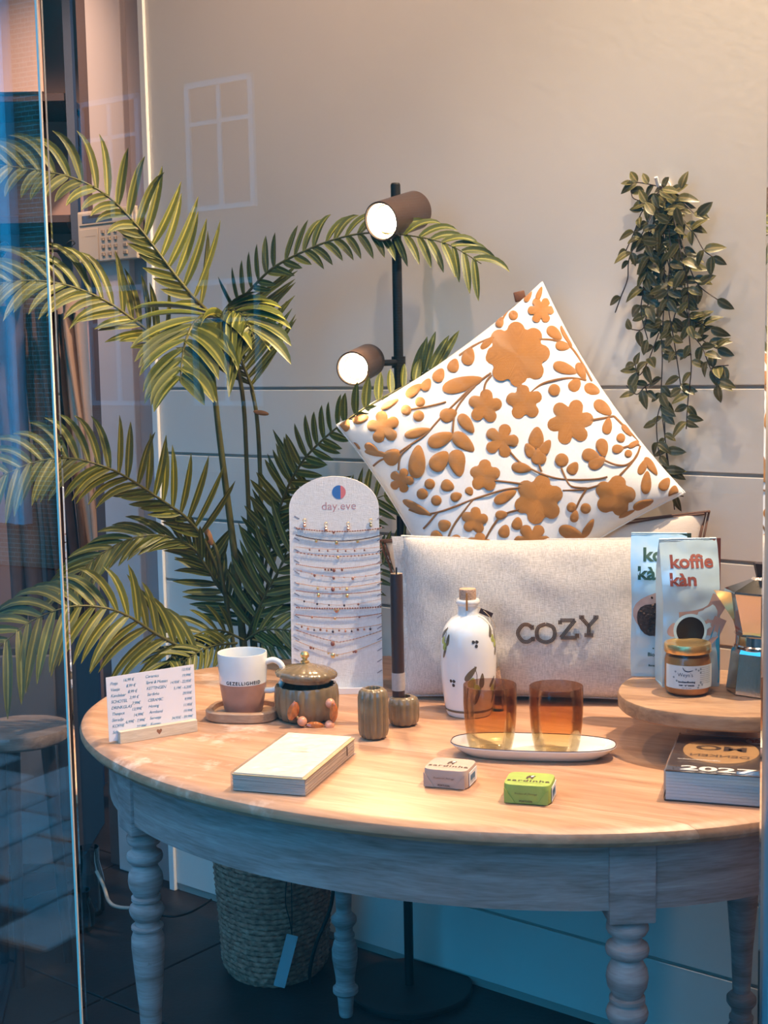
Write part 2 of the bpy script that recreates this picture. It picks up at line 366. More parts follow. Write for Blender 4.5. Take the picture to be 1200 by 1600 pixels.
cuts = [-.51, -.335, -.19, -.02, .125, .29, .41, .51]
for a, b in zip(cuts[:-1], cuts[1:]):
    bm = bmesh.new(); vs = [bm.verts.new(p) for p in V]
    for q in Fc: bm.faces.new([vs[i] for i in q])
    for co, no in (((0, a+.0002, 0), (0, -1, 0)), ((0, b-.0002, 0), (0, 1, 0))):
        g = bmesh.ops.bisect_plane(bm, geom=bm.verts[:]+bm.edges[:]+bm.faces[:], plane_co=co, plane_no=no, clear_outer=True)
        ed_ = [e for e in g['geom_cut'] if isinstance(e, bmesh.types.BMEdge)]
        if ed_: bmesh.ops.contextual_create(bm, geom=ed_)
    bm.verts.index_update(); vf = ([tuple(p.co) for p in bm.verts], [tuple(p.index for p in q.verts) for q in bm.faces]); bm.free()
    obj('board', vf, top_wood, tb_)
# apron: four curved rails between the leg blocks
AA, AB = TA-.047, TB-.047
def eang(x, y): return math.atan2(y/AB, x/AA)
legp = [(.4118, -.3316), (.4118, .3316), (-.4118, .3316), (-.4118, -.3316)]
angs = [eang(*p) for p in legp]
def rail(a0, a1, n=26):
    V, Fc = [], []
    for i in range(n+1):
        a = a0+(a1-a0)*i/n
        for (o, z) in ((0, .622), (0, .7195), (-.02, .7195), (-.02, .622)): V.append(((AA+o)*math.cos(a), (AB+o)*math.sin(a), z))
    for i in range(n):
        for k in range(4): k2 = (k+1) % 4; Fc.append((i*4+k, i*4+k2, i*4+4+k2, i*4+4+k))
    Fc += [(0, 1, 2, 3), (n*4+3, n*4+2, n*4+1, n*4)]; return V, Fc
A = [angs[3], angs[0], angs[1], angs[2], angs[3]+2*PI]
for a, b in zip(A[:-1], A[1:]): obj('apron_rail', rail(a+.035, b-.035), apron_wash, tb_)
lp = [(.0, .013), (.004, .0145), (.045, .0175), (.048, .022), (.053, .0265), (.062, .0265), (.067, .021), (.075, .0195), (.09, .021), (.125, .0265), (.145, .0268), (.160, .023), (.168, .0185), (.172, .0215), (.178, .0215), (.182, .018), (.192, .0175), (.198, .022), (.205, .0265), (.214, .0262), (.220, .021), (.224, .0155), (.30, .0190), (.36, .0240), (.405, .0275), (.420, .0270), (.430, .0235), (.434, .0235), (.4355, .0265), (.439, .0265), (.441, .0205), (.450, .0200), (.453, .0235), (.460, .0275), (.467, .0290), (.474, .0270), (.479, .0215), (.482, .0205), (.484, .0245), (.489, .0245), (.491, .0200), (.495, .0215), (.505, .0270), (.517, .0290), (.528, .0275), (.540, .0215), (.546, .0185), (.547, .0240), (.551, .0285), (.557, .0300), (.563, .0285), (.567, .0215), (.573, .0190), (.578, .0205), (.580, .0260), (.586, .0290), (.592, .0285), (.597, .0240), (.6035, .0240)]
lp = [(r, z) for z, r in lp]
leg0 = None
for (x, y), a in zip(legp, angs):
    if leg0 is None:
        leg0 = obj('leg', J(lathe(lp, 28), bbox(-.0315, .0315, -.0315, .0315, .6035, .7195, .002)), grey_wash, tb_, 40); o = leg0
    else: o = share(leg0, 'leg', tb_)
    nx, ny = x/AA**2, y/AB**2; ra = math.atan2(ny, nx); ex, ey = AA*math.cos(a), AB*math.sin(a)
    d = Vector((nx, ny, 0)).normalized()
    o.location = (ex-d.x*.027, ey-d.y*.027, 0); o.rotation_euler.z = ra

# ================================================================== FLOOR LAMP
LP_ = atz(640, 1548, 0)
lamp = thing('floor_lamp', 'tall black floor lamp with two cylinder spot heads standing behind the table', 'floor lamp', (LP_.x, LP_.y, 0))
lb = black_metal
obj('base', lathe([(.0, 0), (.134, 0), (.136, .002), (.136, .012), (.133, .0145), (.02, .0155), (.0, .0155)], 64), mat('lamp_base_metal', (.02, .018, .018), .5, metal=.2), lamp)
pt_ = aty(622, 286, LP_.y)
obj('pole', lathe([(.0, .0155), (.010, .0155), (.010, pt_.z-.003), (.008, pt_.z), (0, pt_.z)], 20), lb, lamp)
glow = mat('lamp_glass', (1, .9, .7), .4, emis=(1, .80, .52), es=26)
refl = mat('reflector', (.75, .50, .34), .3, metal=.7)
bronze = mat('dark_bronze_shade', (.070, .040, .030), .38, metal=.35)
def head(center_px, Y, back_px, Yb, r, power, arm_to):
    a = aty(*center_px, Y); b = aty(*back_px, Yb); ax = (a-b).normalized(); Lh = (a-b).length
    R3 = ax.to_track_quat('Z', 'X').to_matrix(); base = b-Vector((LP_.x, LP_.y, 0))
    sh = obj('shade', X(lathe([(0, 0), (r*.94, 0), (r, .003), (r, Lh), (r*.93, Lh), (r*.90, Lh-.02), (r*.90, .02), (0, .02)], 40), base, R3), bronze, lamp, 40)
    obj('reflector_ring', X(lathe([(r*.89, Lh-.003), (r*.74, Lh-.022), (r*.70, Lh-.022), (r*.70, Lh-.026), (r*.89, Lh-.026)], 40, cap=False), base, R3), refl, sh)
    obj('bulb', X(lathe([(0, Lh-.028), (r*.70, Lh-.028), (r*.66, Lh-.020), (r*.4, Lh-.012), (0, Lh-.010)], 32), base, R3), glow, sh)
    p0 = b+(a-b)*.45; q = Vector((LP_.x, LP_.y, arm_to))
    obj('arm', tube([p0-Vector((LP_.x, LP_.y, 0)), q-Vector((LP_.x, LP_.y, 0))], .0065, 12), lb, lamp)
    obj('clamp', X(lathe([(0, -.012), (.0145, -.012), (.0145, .012), (0, .012)], 20), (0, 0, arm_to)), lb, lamp)
    l = bpy.data.lights.new('lamp_light', 'SPOT'); l.energy = power; l.color = (1, .66, .34); l.spot_size = math.radians(160); l.spot_blend = .5; l.shadow_soft_size = .02
    o = bpy.data.objects.new('lamp_light', l); sc.collection.objects.link(o); o.location = a+ax*.004; o.rotation_euler = (-ax).to_track_quat('Z', 'Y').to_euler()
head((595, 346), LP_.y-.135, (650, 328), LP_.y-.035, .0385, LAMP_POWER[0], aty(624, 336, LP_.y).z)
head((551, 576), LP_.y-.165, (577, 563), LP_.y-.065, .0335, LAMP_POWER[1], aty(626, 566, LP_.y).z)

# ================================================================== CUSHIONS
def cushion_surface(corners, T, c, e=.5, nrm=None):
    """corners: BL, BR, TR, TL in 3-D, returns P(s,t,side) with s,t in -1..1"""
    BL, BR, TR_, TL = corners
    n = (BR-BL).cross(TL-BL).normalized()
    if n.y > 0: n = -n
    def P(s, t, side=1, off=0):
        s2 = s*(1-c*(1-t*t)); t2 = t*(1-c*(1-s*s)); u = (s2+1)/2; v = (t2+1)/2
        q = BL*(1-u)*(1-v)+BR*u*(1-v)+TR_*u*v+TL*(1-u)*v
        h = T*max(0, (1-s**4)*(1-t**4))**e*(1-.25*(s*s+t*t)/2)
        return q+n*(side*h+off)
    return P, n
def cushion_mesh(P, n=44, wr=0, seed=0, ws=9):
    V, Fc = [], []
    def w(i): x = i/n*2-1; return math.sin(x*PI/2)
    for side in (1, -1):
        for i in range(n+1):
            for j in range(n+1):
                s, t = w(i), w(j); p = P(s, t, side)
                if wr: k = (1-s*s)*(1-t*t); p = p+(P(s, t, side, 1)-P(s, t, side))*side*(wr*noise.noise(Vector((s*ws*.6+seed, t*ws*.35+side*3, seed)))*min(1, 3*k))
                V.append(tuple(p))
    m = (n+1)**2
    for i in range(n):
        for j in range(n):
            a, b, c, d = i*(n+1)+j, (i+1)*(n+1)+j, (i+1)*(n+1)+j+1, i*(n+1)+j+1
            Fc += [(a, b, c, d), (a+m, d+m, c+m, b+m)]
    bm = bmesh.new(); vs = [bm.verts.new(p) for p in V]
    for q in Fc: bm.faces.new([vs[i] for i in q])
    bmesh.ops.remove_doubles(bm, verts=bm.verts[:], dist=1e-5); bm.verts.index_update()
    r = ([tuple(p.co) for p in bm.verts], [tuple(p.index for p in q.verts) for q in bm.faces]); bm.free(); return r
# --- big embroidered cushion, standing on one corner
Yc = 2.70
def at_d(px, py, depth):         # at constant distance along the optical axis
    return CO+ray(px, py)*depth
cT, cL, cR_, cB = at_d(847, 441, 2.66), at_d(526, 664, 2.68), at_d(1070, 770, 2.47), None
cB = cL+cR_-cT
CP, cn = cushion_surface((cB, cR_, cT, cL), .078, .085, .55)
base = Vector((cB.x, cB.y, cB.z))
cush = thing('cushion', 'white cushion with ochre embroidered flowers, standing on its corner', 'cushion', base)
loc_ = lambda vf: ([tuple(Vector(p)-base) for p in vf[0]], vf[1])
white_cot = weave('white_cotton', (.80, .78, .76), .9, 1200, .3, .05)
obj('cover', loc_(cushion_mesh(CP, 48, .004, 3)), white_cot, cush, 60)
def chain(name, col):
    m, nt, b = nodes(name); b.inputs['Roughness'].default_value = .85; b.inputs['Sheen Weight'].default_value = .25
    tc = N(nt, 'ShaderNodeTexCoord'); wv = N(nt, 'ShaderNodeTexWave', wave_type='BANDS'); wv.inputs['Scale'].default_value = 2.1; wv.inputs['Distortion'].default_value = 1.2; wv.inputs['Detail'].default_value = 2
    L(nt, tc, 'UV', wv, 'Vector'); r = ramp(nt, [(.1, [c*.62 for c in col]), (.6, col)]); L(nt, wv, 0, r, 0); L(nt, r, 0, b, 'Base Color')
    bp = N(nt, 'ShaderNodeBump'); bp.inputs['Strength'].default_value = .8; bp.inputs['Distance'].default_value = .0012; L(nt, wv, 0, bp, 'Height'); L(nt, bp, 0, b, 'Normal'); MATS[name] = m; return m
ochre = chain('ochre_chain_stitch', (.55, .215, .030))
def inv(px, py, P, st):
    s, t = st
    for _ in range(14):
        a = pr(P(s, t, 1)); e = 1e-3; da = (pr(P(s+e, t, 1))-a)/e; db = (pr(P(s, t+e, 1))-a)/e; r = Vector((px, py))-a
        D = da.x*db.y-da.y*db.x
        if abs(D) < 1e-6: break
        ds = (r.x*db.y-r.y*db.x)/D; dt = (da.x*r.y-da.y*r.x)/D
        s = max(-.985, min(.985, s+max(-.3, min(.3, ds)))); t = max(-.985, min(.985, t+max(-.3, min(.3, dt))))
    return s, t
def cx(p): return (520+p[0]/2.143, 430+p[1]/2.143)
def motif(name, outline, c, rings=(0, .3, .6, .85, 1), hs=(.0022, .0020, .0020, .0016, .0002)):
    c = cx(c); V = []; uv = []; n = len(outline); c0 = inv(*c, CP, (0, 0)); Fc = []
    for k, f in enumerate(rings):
        for i, q in enumerate(outline):
            q = cx(q); s, t = inv(c[0]+(q[0]-c[0])*f, c[1]+(q[1]-c[1])*f, CP, c0)
            V.append(CP(s, t, 1, hs[k]+.0012)-base); uv.append((f*2.2*math.hypot(q[0]-c[0], q[1]-c[1])/16, i/n*.3))
            if f == 0: break
    for i in range(n): Fc.append((0, 1+i, 1+(i+1) % n))
    for k in range(len(rings)-2):
        for i in range(n): a, b = 1+k*n+i, 1+k*n+(i+1) % n; Fc.append((a, a+n, b+n, b))
    return obj(name, (V, Fc), ochre, cush, 60, uv)
def flower(x, y, r, n, rot=0, inner=.55):
    out = []
    for i in range(n*8):
        a = 2*PI*i/(n*8); f = inner+(1-inner)*abs(math.cos((a*n+rot)/2))**.55
        out.append((x+r*f*math.cos(a), y+r*f*math.sin(a)))
    motif('embroidered_flower', out, (x, y))
def leafm(x, y, l, w, ang, name='embroidered_leaf', point=1.0):
    out = []; a = -math.radians(ang)
    for i in range(20):
        th = 2*PI*i/20; u = math.cos(th)*l/2; v = math.sin(th)*w/2*(1-.28*point*math.cos(th))
        out.append((x+u*math.cos(a)-v*math.sin(a), y+u*math.sin(a)+v*math.cos(a)))
    motif(name, out, (x, y), (0, .5, .85, 1), (.0020, .0020, .0016, .0002))
for a in [(618, 266, 110, 8, .4, .68), (698, 118, 45, 6, 0, .6), (510, 440, 58, 5, 1, .5), (642, 425, 62, 5, 2, .5), (796, 492, 78, 6, 1, .5), (565, 555, 58, 5, 0, .5), (170, 510, 56, 5, 2.4, .5), (507, 672, 55, 5, 1.2, .55), (230, 688, 42, 5, 0, .55), (690, 752, 84, 6, 2, .6), (945, 740, 70, 5, .5, .6), (475, 822, 46, 5, 1, .55), (668, 893, 62, 6, 0, .6), (490, 908, 46, 5, 1, .6)]: flower(*a)
for a in [(435, 365, 140, 50, 15), (518, 228, 62, 24, 45), (743, 195, 62, 36, -40), (770, 238, 50, 30, -10), (783, 205, 80, 20, -62), (778, 313, 84, 38, -20), (832, 322, 62, 30, -65), (812, 368, 48, 42, 60), (868, 383, 56, 38, -20), (905, 445, 72, 40, -38), (920, 505, 56, 32, 80), (985, 520, 50, 20, -50),
          (560, 158, 36, 26, 70), (655, 70, 46, 20, 62), (692, 62, 50, 18, 70), (455, 272, 62, 42, 75), (405, 303, 48, 38, 70), (356, 335, 50, 38, 60), (314, 367, 46, 32, 60), (272, 386, 66, 32, 38), (190, 432, 70, 24, 28), (93, 480, 56, 36, 10), (42, 503, 46, 34, 62), (285, 528, 92, 32, 14),
          (388, 468, 60, 46, 20), (448, 498, 78, 40, -52), (362, 550, 92, 48, 22), (438, 560, 92, 48, -40), (358, 622, 80, 56, 48), (418, 630, 92, 58, -80), (283, 625, 112, 56, 85), (130, 580, 52, 28, -30), (152, 598, 92, 20, -10), (200, 608, 62, 54, 40), (80, 573, 32, 14, -42),
          (385, 706, 46, 40, -20), (414, 742, 40, 32, 20), (458, 725, 32, 28, -60), (578, 742, 84, 36, 28), (283, 780, 110, 26, -28), (350, 875, 46, 34, -30), (415, 893, 48, 40, -50), (565, 803, 42, 30, 10), (575, 858, 46, 38, 70), (618, 832, 44, 36, 80),
          (682, 545, 74, 50, 85), (660, 588, 54, 36, 118), (712, 578, 60, 34, 58), (690, 608, 56, 50, 90), (805, 647, 48, 36, 55), (632, 646, 68, 36, -8), (865, 605, 62, 44, -15), (903, 578, 62, 40, -78), (885, 628, 62, 40, 30), (955, 582, 40, 30, 10), (1010, 565, 46, 18, 30), (810, 808, 42, 28, 75),
          (1040, 640, 62, 26, 62), (1066, 640, 72, 26, -55), (1050, 695, 78, 34, 85), (1112, 700, 50, 34, 55), (1142, 728, 48, 34, 80), (1040, 768, 74, 30, 22), (985, 800, 60, 14, 25), (856, 848, 72, 26, 60), (800, 865, 92, 44, -22), (775, 897, 60, 18, 0), (375, 838, 44, 40, 20)]: leafm(*a)
for x, y, r in [(605, 135, 16), (742, 385, 20), (246, 452, 18), (293, 425, 17), (288, 472, 19), (325, 700, 18), (300, 733, 19), (347, 755, 18), (767, 620, 23), (965, 545, 15), (990, 598, 13), (800, 778, 17), (847, 782, 18)]: leafm(x, y, 2*r, 2*r, 0, 'embroidered_berry', .1)
def stem(pts, w=7):
    P = smoothp([cx(p) for p in pts], 5); V = []; Fc = []; uv = []; st = (0, 0); n = len(P)
    st = inv(*P[0], CP, (0, 0))
    for i, p in enumerate(P):
        a, b = Vector(P[max(0, i-1)]), Vector(P[min(n-1, i+1)]); t = (b-a).normalized(); s = Vector((-t.y, t.x))
        for o, h in ((-1, .0002), (-.6, .0014), (.6, .0014), (1, .0002)):
            q = inv(p[0]+s.x*o*w/4.3, p[1]+s.y*o*w/4.3, CP, st); V.append(CP(*q, 1, h+.001)-base); uv.append((o*.8, i*.05))
    for i in range(n-1):
        for k in range(3): Fc.append((i*4+k, i*4+k+1, i*4+5+k, i*4+4+k))
    obj('embroidered_stem', (V, Fc), ochre, cush, 60, uv)
for s in [[(555, 208), (520, 215), (470, 238), (425, 268)], [(530, 328), (470, 372), (420, 420), (360, 480), (310, 535), (250, 575), (200, 610)], [(478, 370), (440, 410), (410, 460), (402, 530)], [(532, 335), (512, 362), (505, 405)], [(250, 452), (320, 440), (380, 425)], [(662, 395), (700, 365), (750, 350), (800, 345), (850, 352)],
          [(690, 215), (740, 218), (790, 235), (830, 285), (868, 355)], [(850, 488), (900, 480), (942, 472)], [(942, 472), (990, 520), (1032, 560)], [(590, 588), (630, 630), (690, 662), (745, 680), (800, 686), (880, 684), (920, 676)], [(912, 622), (950, 636), (985, 635), (1015, 610), (1030, 572)], [(1025, 590), (1000, 630), (960, 672)],
          [(538, 688), (600, 695), (650, 702)], [(640, 712), (580, 718), (520, 735), (460, 755), (410, 775), (350, 795), (300, 800), (255, 785)], [(470, 752), (440, 790), (410, 830), (390, 870), (384, 905)], [(625, 785), (570, 803), (540, 835), (515, 878), (505, 905)], [(770, 722), (840, 718), (905, 700)], [(850, 715), (830, 748), (815, 780)],
          [(765, 645), (780, 680), (800, 708), (852, 714)], [(690, 632), (700, 660)], [(262, 572), (228, 605), (220, 655)], [(350, 796), (322, 830), (303, 850)], [(215, 608), (165, 618), (135, 640)], [(960, 582), (1000, 570), (1028, 568)], [(560, 165), (585, 120), (605, 98)]]: stem(s)
# piping seam and small leather tab near the top corner
seam = [CP(math.sin(x), 1, 1) for x in [PI/2*(k/20*2-1) for k in range(21)]]+[CP(1, math.sin(x), 1) for x in [PI/2*(1-k/20*2) for k in range(1, 21)]]+[CP(-math.sin(x), -1, 1) for x in [PI/2*(k/20*2-1) for k in range(1, 21)]]+[CP(-1, -math.sin(x), 1) for x in [PI/2*(1-k/20*2) for k in range(1, 20)]]
obj('piping', loc_(tube(seam, .0018, 6, True)), white_cot, cush)
tp = at_d(812, 463, 2.725)-base
obj('leather_tab', X(bbox(-.011, .011, -.003, .003, -.010, .010, .002), tp, (0, -.2, 0)), mat('brown_leather', (.16, .06, .025), .55, bump=.3, bs=300), cush)

# --- linen pillow with COZY, and the cream one with brown piping behind it
linen = weave('natural_linen', (.60, .545, .50), .9, 700, .6, .16)
cream = mat('cream_canvas', (.70, .60, .52), .85, bump=.2, bs=500, var=.06, vs=10)
pipe_m = mat('brown_piping', (.15, .075, .05), .75)
def quad_at(px4, Ys): return [aty(p[0], p[1], y) for p, y in zip(px4, Ys)]
def cush4(xb0, xb1, Yb, top4, Yt):      # bottom corners rest on the table
    q = [aty(xb0, 1095, Yb[0]), aty(xb1, 1095, Yb[1])]; q = [Vector((p.x, p.y, TH+.006)) for p in q]; return q+quad_at(top4, Yt)
pc = cush4(632, 1056, (2.44, 2.36), [(1054, 840), (628, 838)], [2.40, 2.48])
PP, pn = cushion_surface(pc, .050, .035, .5)
b0 = (pc[0]+pc[1])/2
pil = thing('cushion', 'oblong beige linen cushion with the beaded word COZY', 'cushion', b0)
lc2 = lambda vf: ([tuple(Vector(p)-b0) for p in vf[0]], vf[1])
obj('cover', lc2(cushion_mesh(PP, 44, .007, 8, 7)), linen, pil, 60)
def edge_loop(P, side=1, n=24):
    A = [PI/2*(k/n*2-1) for k in range(n+1)]
    return [P(math.sin(x), 1, side) for x in A]+[P(1, math.sin(-x), side) for x in A[1:]]+[P(-math.sin(x), -1, side) for x in A[1:]]+[P(-1, -math.sin(-x), side) for x in A[1:-1]]
obj('piping', lc2(tube(edge_loop(PP), .003, 6, True)), linen, pil)
# flange on the left side
fl_in = [PP(-1, t/10, 1) for t in range(-10, 11)]; nrm = (pc[0]-pc[1]).normalized()
V = []; 
for k, p in enumerate(fl_in):
    wv = .0035*math.sin(k*1.1)
    for o in (-.002, .018): V += [p+nrm*o+pn*(wv+.002), p+nrm*o+pn*(wv-.002)]
Fc = []
for k in range(20): a = k*4; Fc += [(a, a+2, a+6, a+4), (a+1, a+5, a+7, a+3), (a+2, a+3, a+7, a+6), (a, a+4, a+5, a+1)]
obj('flange', lc2((V, Fc)), linen, pil, 60)
bead_m = mat('bronze_beads', (.13, .075, .05), .35, metal=.5, objvar=.2)
# letters: beaded outline strokes
def letter(strokes, px, py, h):
    parts = []
    for s in strokes:
        for off in (-1, 0, 1):
            pts = smoothp(s, 4) if len(s) > 2 else [tuple(Vector(s[0]).lerp(Vector(s[1]), k/6)) for k in range(7)]
            out = []
            for i, p in enumerate(pts):
                a, b = Vector(pts[max(0, i-1)]), Vector(pts[min(len(pts)-1, i+1)]); t = (b-a).normalized() if (b-a).length else Vector((1, 0))
                q = (px+(p[0]*h+off*t.y*2.1), py-(p[1]*h-off*t.x*2.1))
                st = inv2(*q); out.append(PP(*st, 1, .0065)-b0)
            parts.append(tube(out, .0011, 5))
    obj('beaded_letter', J(*parts), bead_m, pil)
def inv2(px, py):
    s, t = 0., 0.
    for _ in range(10):
        a = pr(PP(s, t, 1)); e = 1e-3; da = (pr(PP(s+e, t, 1))-a)/e; db = (pr(PP(s, t+e, 1))-a)/e; r = Vector((px, py))-a
        D = da.x*db.y-da.y*db.x; s = max(-.97, min(.97, s+(r.x*db.y-r.y*db.x)/D)); t = max(-.97, min(.97, t+(da.x*r.y-da.y*r.x)/D))
    return s, t
letter([[(.86, .78), (.62, .97), (.3, .92), (.05, .5), (.3, .08), (.62, .03), (.9, .22)], [(.84, .95), (.86, .68)], [(.9, .3), (.9, .05)]], 808, 1003, 28)
letter([[(.5, 1), (.12, .85), (0, .5), (.12, .15), (.5, 0), (.88, .15), (1, .5), (.88, .85), (.5, 1)]], 839, 1003, 28)
letter([[(.05, .97), (.85, .97)], [(.85, .97), (.08, .03)], [(.08, .03), (.95, .03)], [(.05, .97), (.05, .75)], [(.95, .03), (.95, .25)]], 874, 997, 29)
letter([[(.05, 1), (.5, .5)], [(.95, 1), (.5, .5)], [(.5, .5), (.5, 0)], [(-.05, 1), (.25, 1)], [(.75, 1), (1.05, 1)], [(.25, 0), (.75, 0)]], 906, 992, 28)
pc2 = cush4(640, 1085, (2.56, 2.44), [(1102, 802), (600, 846)], [2.46, 2.58])
P2, pn2 = cushion_surface(pc2, .030, .05, .5); b2 = (pc2[0]+pc2[1])/2
pil2 = thing('cushion', 'cream cushion with dark brown piping, leaning behind the linen one', 'cushion', b2)
lc3 = lambda vf: ([tuple(Vector(p)-b2) for p in vf[0]], vf[1])
obj('cover', lc3(cushion_mesh(P2, 36, .006, 21, 6)), cream, pil2, 60)
for s_, w_ in ((.0, .0026), (.010, .0022)):
    lp_ = edge_loop(P2); lp2 = [p+pn2*(.006*math.sin(i*.9))+(p-(pc2[0]+pc2[2])/2).normalized()*s_*.8 for i, p in enumerate(lp_)]
    obj('piping', lc3(tube(lp2, w_, 6, True)), pipe_m, pil2)

# ================================================================== SMALL THINGS ON THE TABLE
def P0(x, y, z=TH): return atz(x, y, z)
# --- handwritten price card in its wooden holder
a, b = P0(188, 1163), P0(309, 1143); hx = (b-a).normalized(); ang = math.atan2(hx.y, hx.x)
Lh = (b-a).length; ctr = (a+b)/2; back = Vector((-hx.y, hx.x, 0))
ho = thing('card_holder', 'pale beech block holding the price card, with a small heart', 'card holder', ctr+back*.011, ang)
beech = wood('beech', (.58, .46, .34), (.70, .58, .44), (.78, .68, .54), 1, (4, 40, 40), .5, bump=.08)
hh = .020
obj('block', J(bbox(-Lh/2, Lh/2, -.011, -.0006, 0, hh, .0006, 1), bbox(-Lh/2, Lh/2, .0006, .011, 0, hh, .0006, 1), box(-Lh/2+.001, Lh/2-.001, -.001, .001, .0005, .004)), beech, ho, 15)
heart = [(0, -.5), (.30, -.15), (.5, .15), (.42, .42), (.2, .48), (0, .28), (-.2, .48), (-.42, .42), (-.5, .15), (-.30, -.15)]
obj('heart', X(poly2([(x*.0095, z*.0095+.0105) for x, z in heart], -.0113)), mat('burnt_heart', (.30, .13, .07), .7), ho)
cw, ch_ = .152, .106; ci = (a+b)/2+back*.011
card = thing('price_card', 'white card with handwritten blue prices standing in the wooden holder', 'card', (ci.x-.006*hx.x, ci.y-.006*hx.y, TH+.0045), ang)
paper = mat('card_paper', (.82, .80, .86), .6)
tilt = Matrix.Rotation(-.06, 4, 'X')@Matrix.Rotation(-.012, 4, 'Y')
def T4(vf, M): return [tuple(M@Vector(p)) for p in vf[0]], vf[1]
obj('paper', T4(box(-cw/2, cw/2, -.0003, .0003, 0, ch_), Matrix.Rotation(-.012, 4, 'Y')), paper, card, 0)
ink = mat('blue_ink', (.03, .24, .42), .6)
parts = []
rows1 = [('Potje', '16,99 €'), ('Vaasje', '8,99 €'), ('Kandelaar', '8,99 €'), ('SCHOTEL', '3,99 €'), ('DRINKGLAS', '7,99€'), ('Theepot', '13,99€'), ('Sieradje', '14,99€'), ('KOFFIE', '6,99€ · 7,99€'), ('Schaaltjelamp', '27,99€')]
rows2 = [('Ceramics', '13,95€'), ('Sprei & Mutsen', '19,99€'), ('KETTINGEN', '14,95€ - 22,95€'), ('Sardinha', '5,19€ - 6,20€'), ('CERAMIC', '29,95€'), ('Honing', '9,99€'), ('Armband', '11,95€'), ('Servetje', '19,99€'), ('Kussen', '34,95€ - 59,99€')]
for k, (n_, p_) in enumerate(rows1):
    z = ch_-.0125-k*.0100
    parts += [X(text(n_, .0070, shear=.25, spacing=.9, align='LEFT'), (-cw/2+.006, -.0006, z-.001), (0, .05, 0)), X(text(p_, .0068, shear=.25, spacing=.9, align='RIGHT'), (-cw/2+.047+k*.0022, -.0006, z+.001), (0, .04, 0))]
for k, (n_, p_) in enumerate(rows2):
    z = ch_-.0095-k*.0100
    parts += [X(text(n_, .0068, shear=.25, spacing=.9, align='LEFT'), (-cw/2+.066+k*.0006, -.0006, z-.001), (0, .05, 0)), X(text(p_, .0064, shear=.25, spacing=.9, align='RIGHT'), (cw/2-.006, -.0006, z+.001), (0, .05, 0))]
obj('handwriting', T4(J(*parts), Matrix.Rotation(-.012, 4, 'Y')), ink, card, 0)

# --- mug on its wooden coaster
mp_ = P0(381, 1108, TH+.013)
co = thing('wooden_coaster', 'rounded wooden coaster tray under the two-tone mug', 'coaster', (mp_.x, mp_.y, TH))
walnut = wood('warm_wood', (.34, .18, .10), (.46, .27, .16), (.58, .38, .25), 1, (4, 30, 30), .45)
def sup(a, b, n, e=3.0): return [(a*abs(math.cos(t))**(2/e)*(1 if math.cos(t) >= 0 else -1), b*abs(math.sin(t))**(2/e)*(1 if math.sin(t) >= 0 else -1)) for t in [2*PI*i/n for i in range(n)]]
def loft(sections):     # list of (list of (x,y), z)
    V, Fc = [], []; n = len(sections[0][0])
    for pts, z in sections: V += [(x, y, z) for x, y in pts]
    for k in range(len(sections)-1):
        for i in range(n): j = (i+1) % n; Fc.append((k*n+i, k*n+j, (k+1)*n+j, (k+1)*n+i))
    Fc += [tuple(range(n-1, -1, -1)), tuple((len(sections)-1)*n+i for i in range(n))]; return V, Fc
obj('tray', loft([(sup(.060, .050, 40), 0), (sup(.063, .053, 40), .003), (sup(.063, .053, 40), .016), (sup(.061, .051, 40), .018), (sup(.053, .044, 40), .018), (sup(.052, .043, 40), .010)]), walnut, co, 40, rotz=-.15)
mug = thing('mug', 'two-tone mug, white above and terracotta below', 'mug', (mp_.x, mp_.y, TH+.0102))
glz = mat('white_glaze', (.80, .79, .77), .12, coat=.5); terra = mat('terracotta_glaze', (.42, .215, .15), .35, var=.08, vs=60)
obj('upper_body', lathe([(.0405, .052), (.0418, .075), (.0428, .101), (.0422, .1035), (.0405, .1035), (.0395, .100), (.0385, .06), (.034, .012), (0, .008)], 56), glz, mug, 50)
obj('lower_body', lathe([(0, 0), (.030, 0), (.033, .003), (.0365, .022), (.0392, .040), (.0405, .052)], 56), terra, mug, 50)
hp = smoothp([(.040, 0, .086), (.055, 0, .090), (.068, 0, .082), (.072, 0, .064), (.066, 0, .047), (.054, 0, .038), (.038, 0, .037)], 5)
obj('handle', X(tube(hp, .0052, 10), (0, 0, 0), (0, 0, -.15)), glz, mug, 60)
obj('lettering', cylmap(text('GEZELLIGHEID', .0088, bold=.0002, spacing=1.25), .0402, off=.0006, a0=-PI/2+.06) if False else X(cylmap(X(text('GEZELLIGHEID', .0082, bold=.0002, spacing=1.2), (0, 0, .0540)), .0409, .0004, -PI/2+.12)), mat('black_print', (.02, .02, .025), .5), mug, 0)

# --- fluted pot with lid and the bead bracelet
fp = (P0(428, 1142)+P0(533, 1138))/2+Vector((0, .048, 0)); fp = P0(480, 1122)
pot = thing('sugar_pot', 'olive fluted ceramic pot with a gold-knobbed lid lifted by beads', 'pot', (fp.x, fp.y, TH))
olive = mat('olive_glaze', (.20, .138, .075), .22, var=.18, vs=35, coat=.6)
flu = lambda n, d: (lambda a, z, k: d*(abs(math.cos(a*n/2))-.6))
fl16 = flu(18, .055)
obj('bowl', lathe([(0, .001), (.044, .001), (.050, .006), (.0535, .020), (.0545, .040), (.053, .056), (.051, .060), (.048, .060), (.0475, .054), (.046, .02), (0, .01)], 144, fl16), olive, pot, 50)
lid = obj('lid', X(lathe([(0, -.004), (.042, -.004), (.043, .002), (.0515, .004), (.0530, .008), (.0515, .012), (.040, .018), (.022, .0225), (.009, .0255), (.006, .027), (0, .027)], 144, lambda a, z, k: .035*(abs(math.cos(a*9))-.6) if 2 < k < 8 else 0), (0, 0, .070), (-.03, .05, 0)), olive, pot, 50)
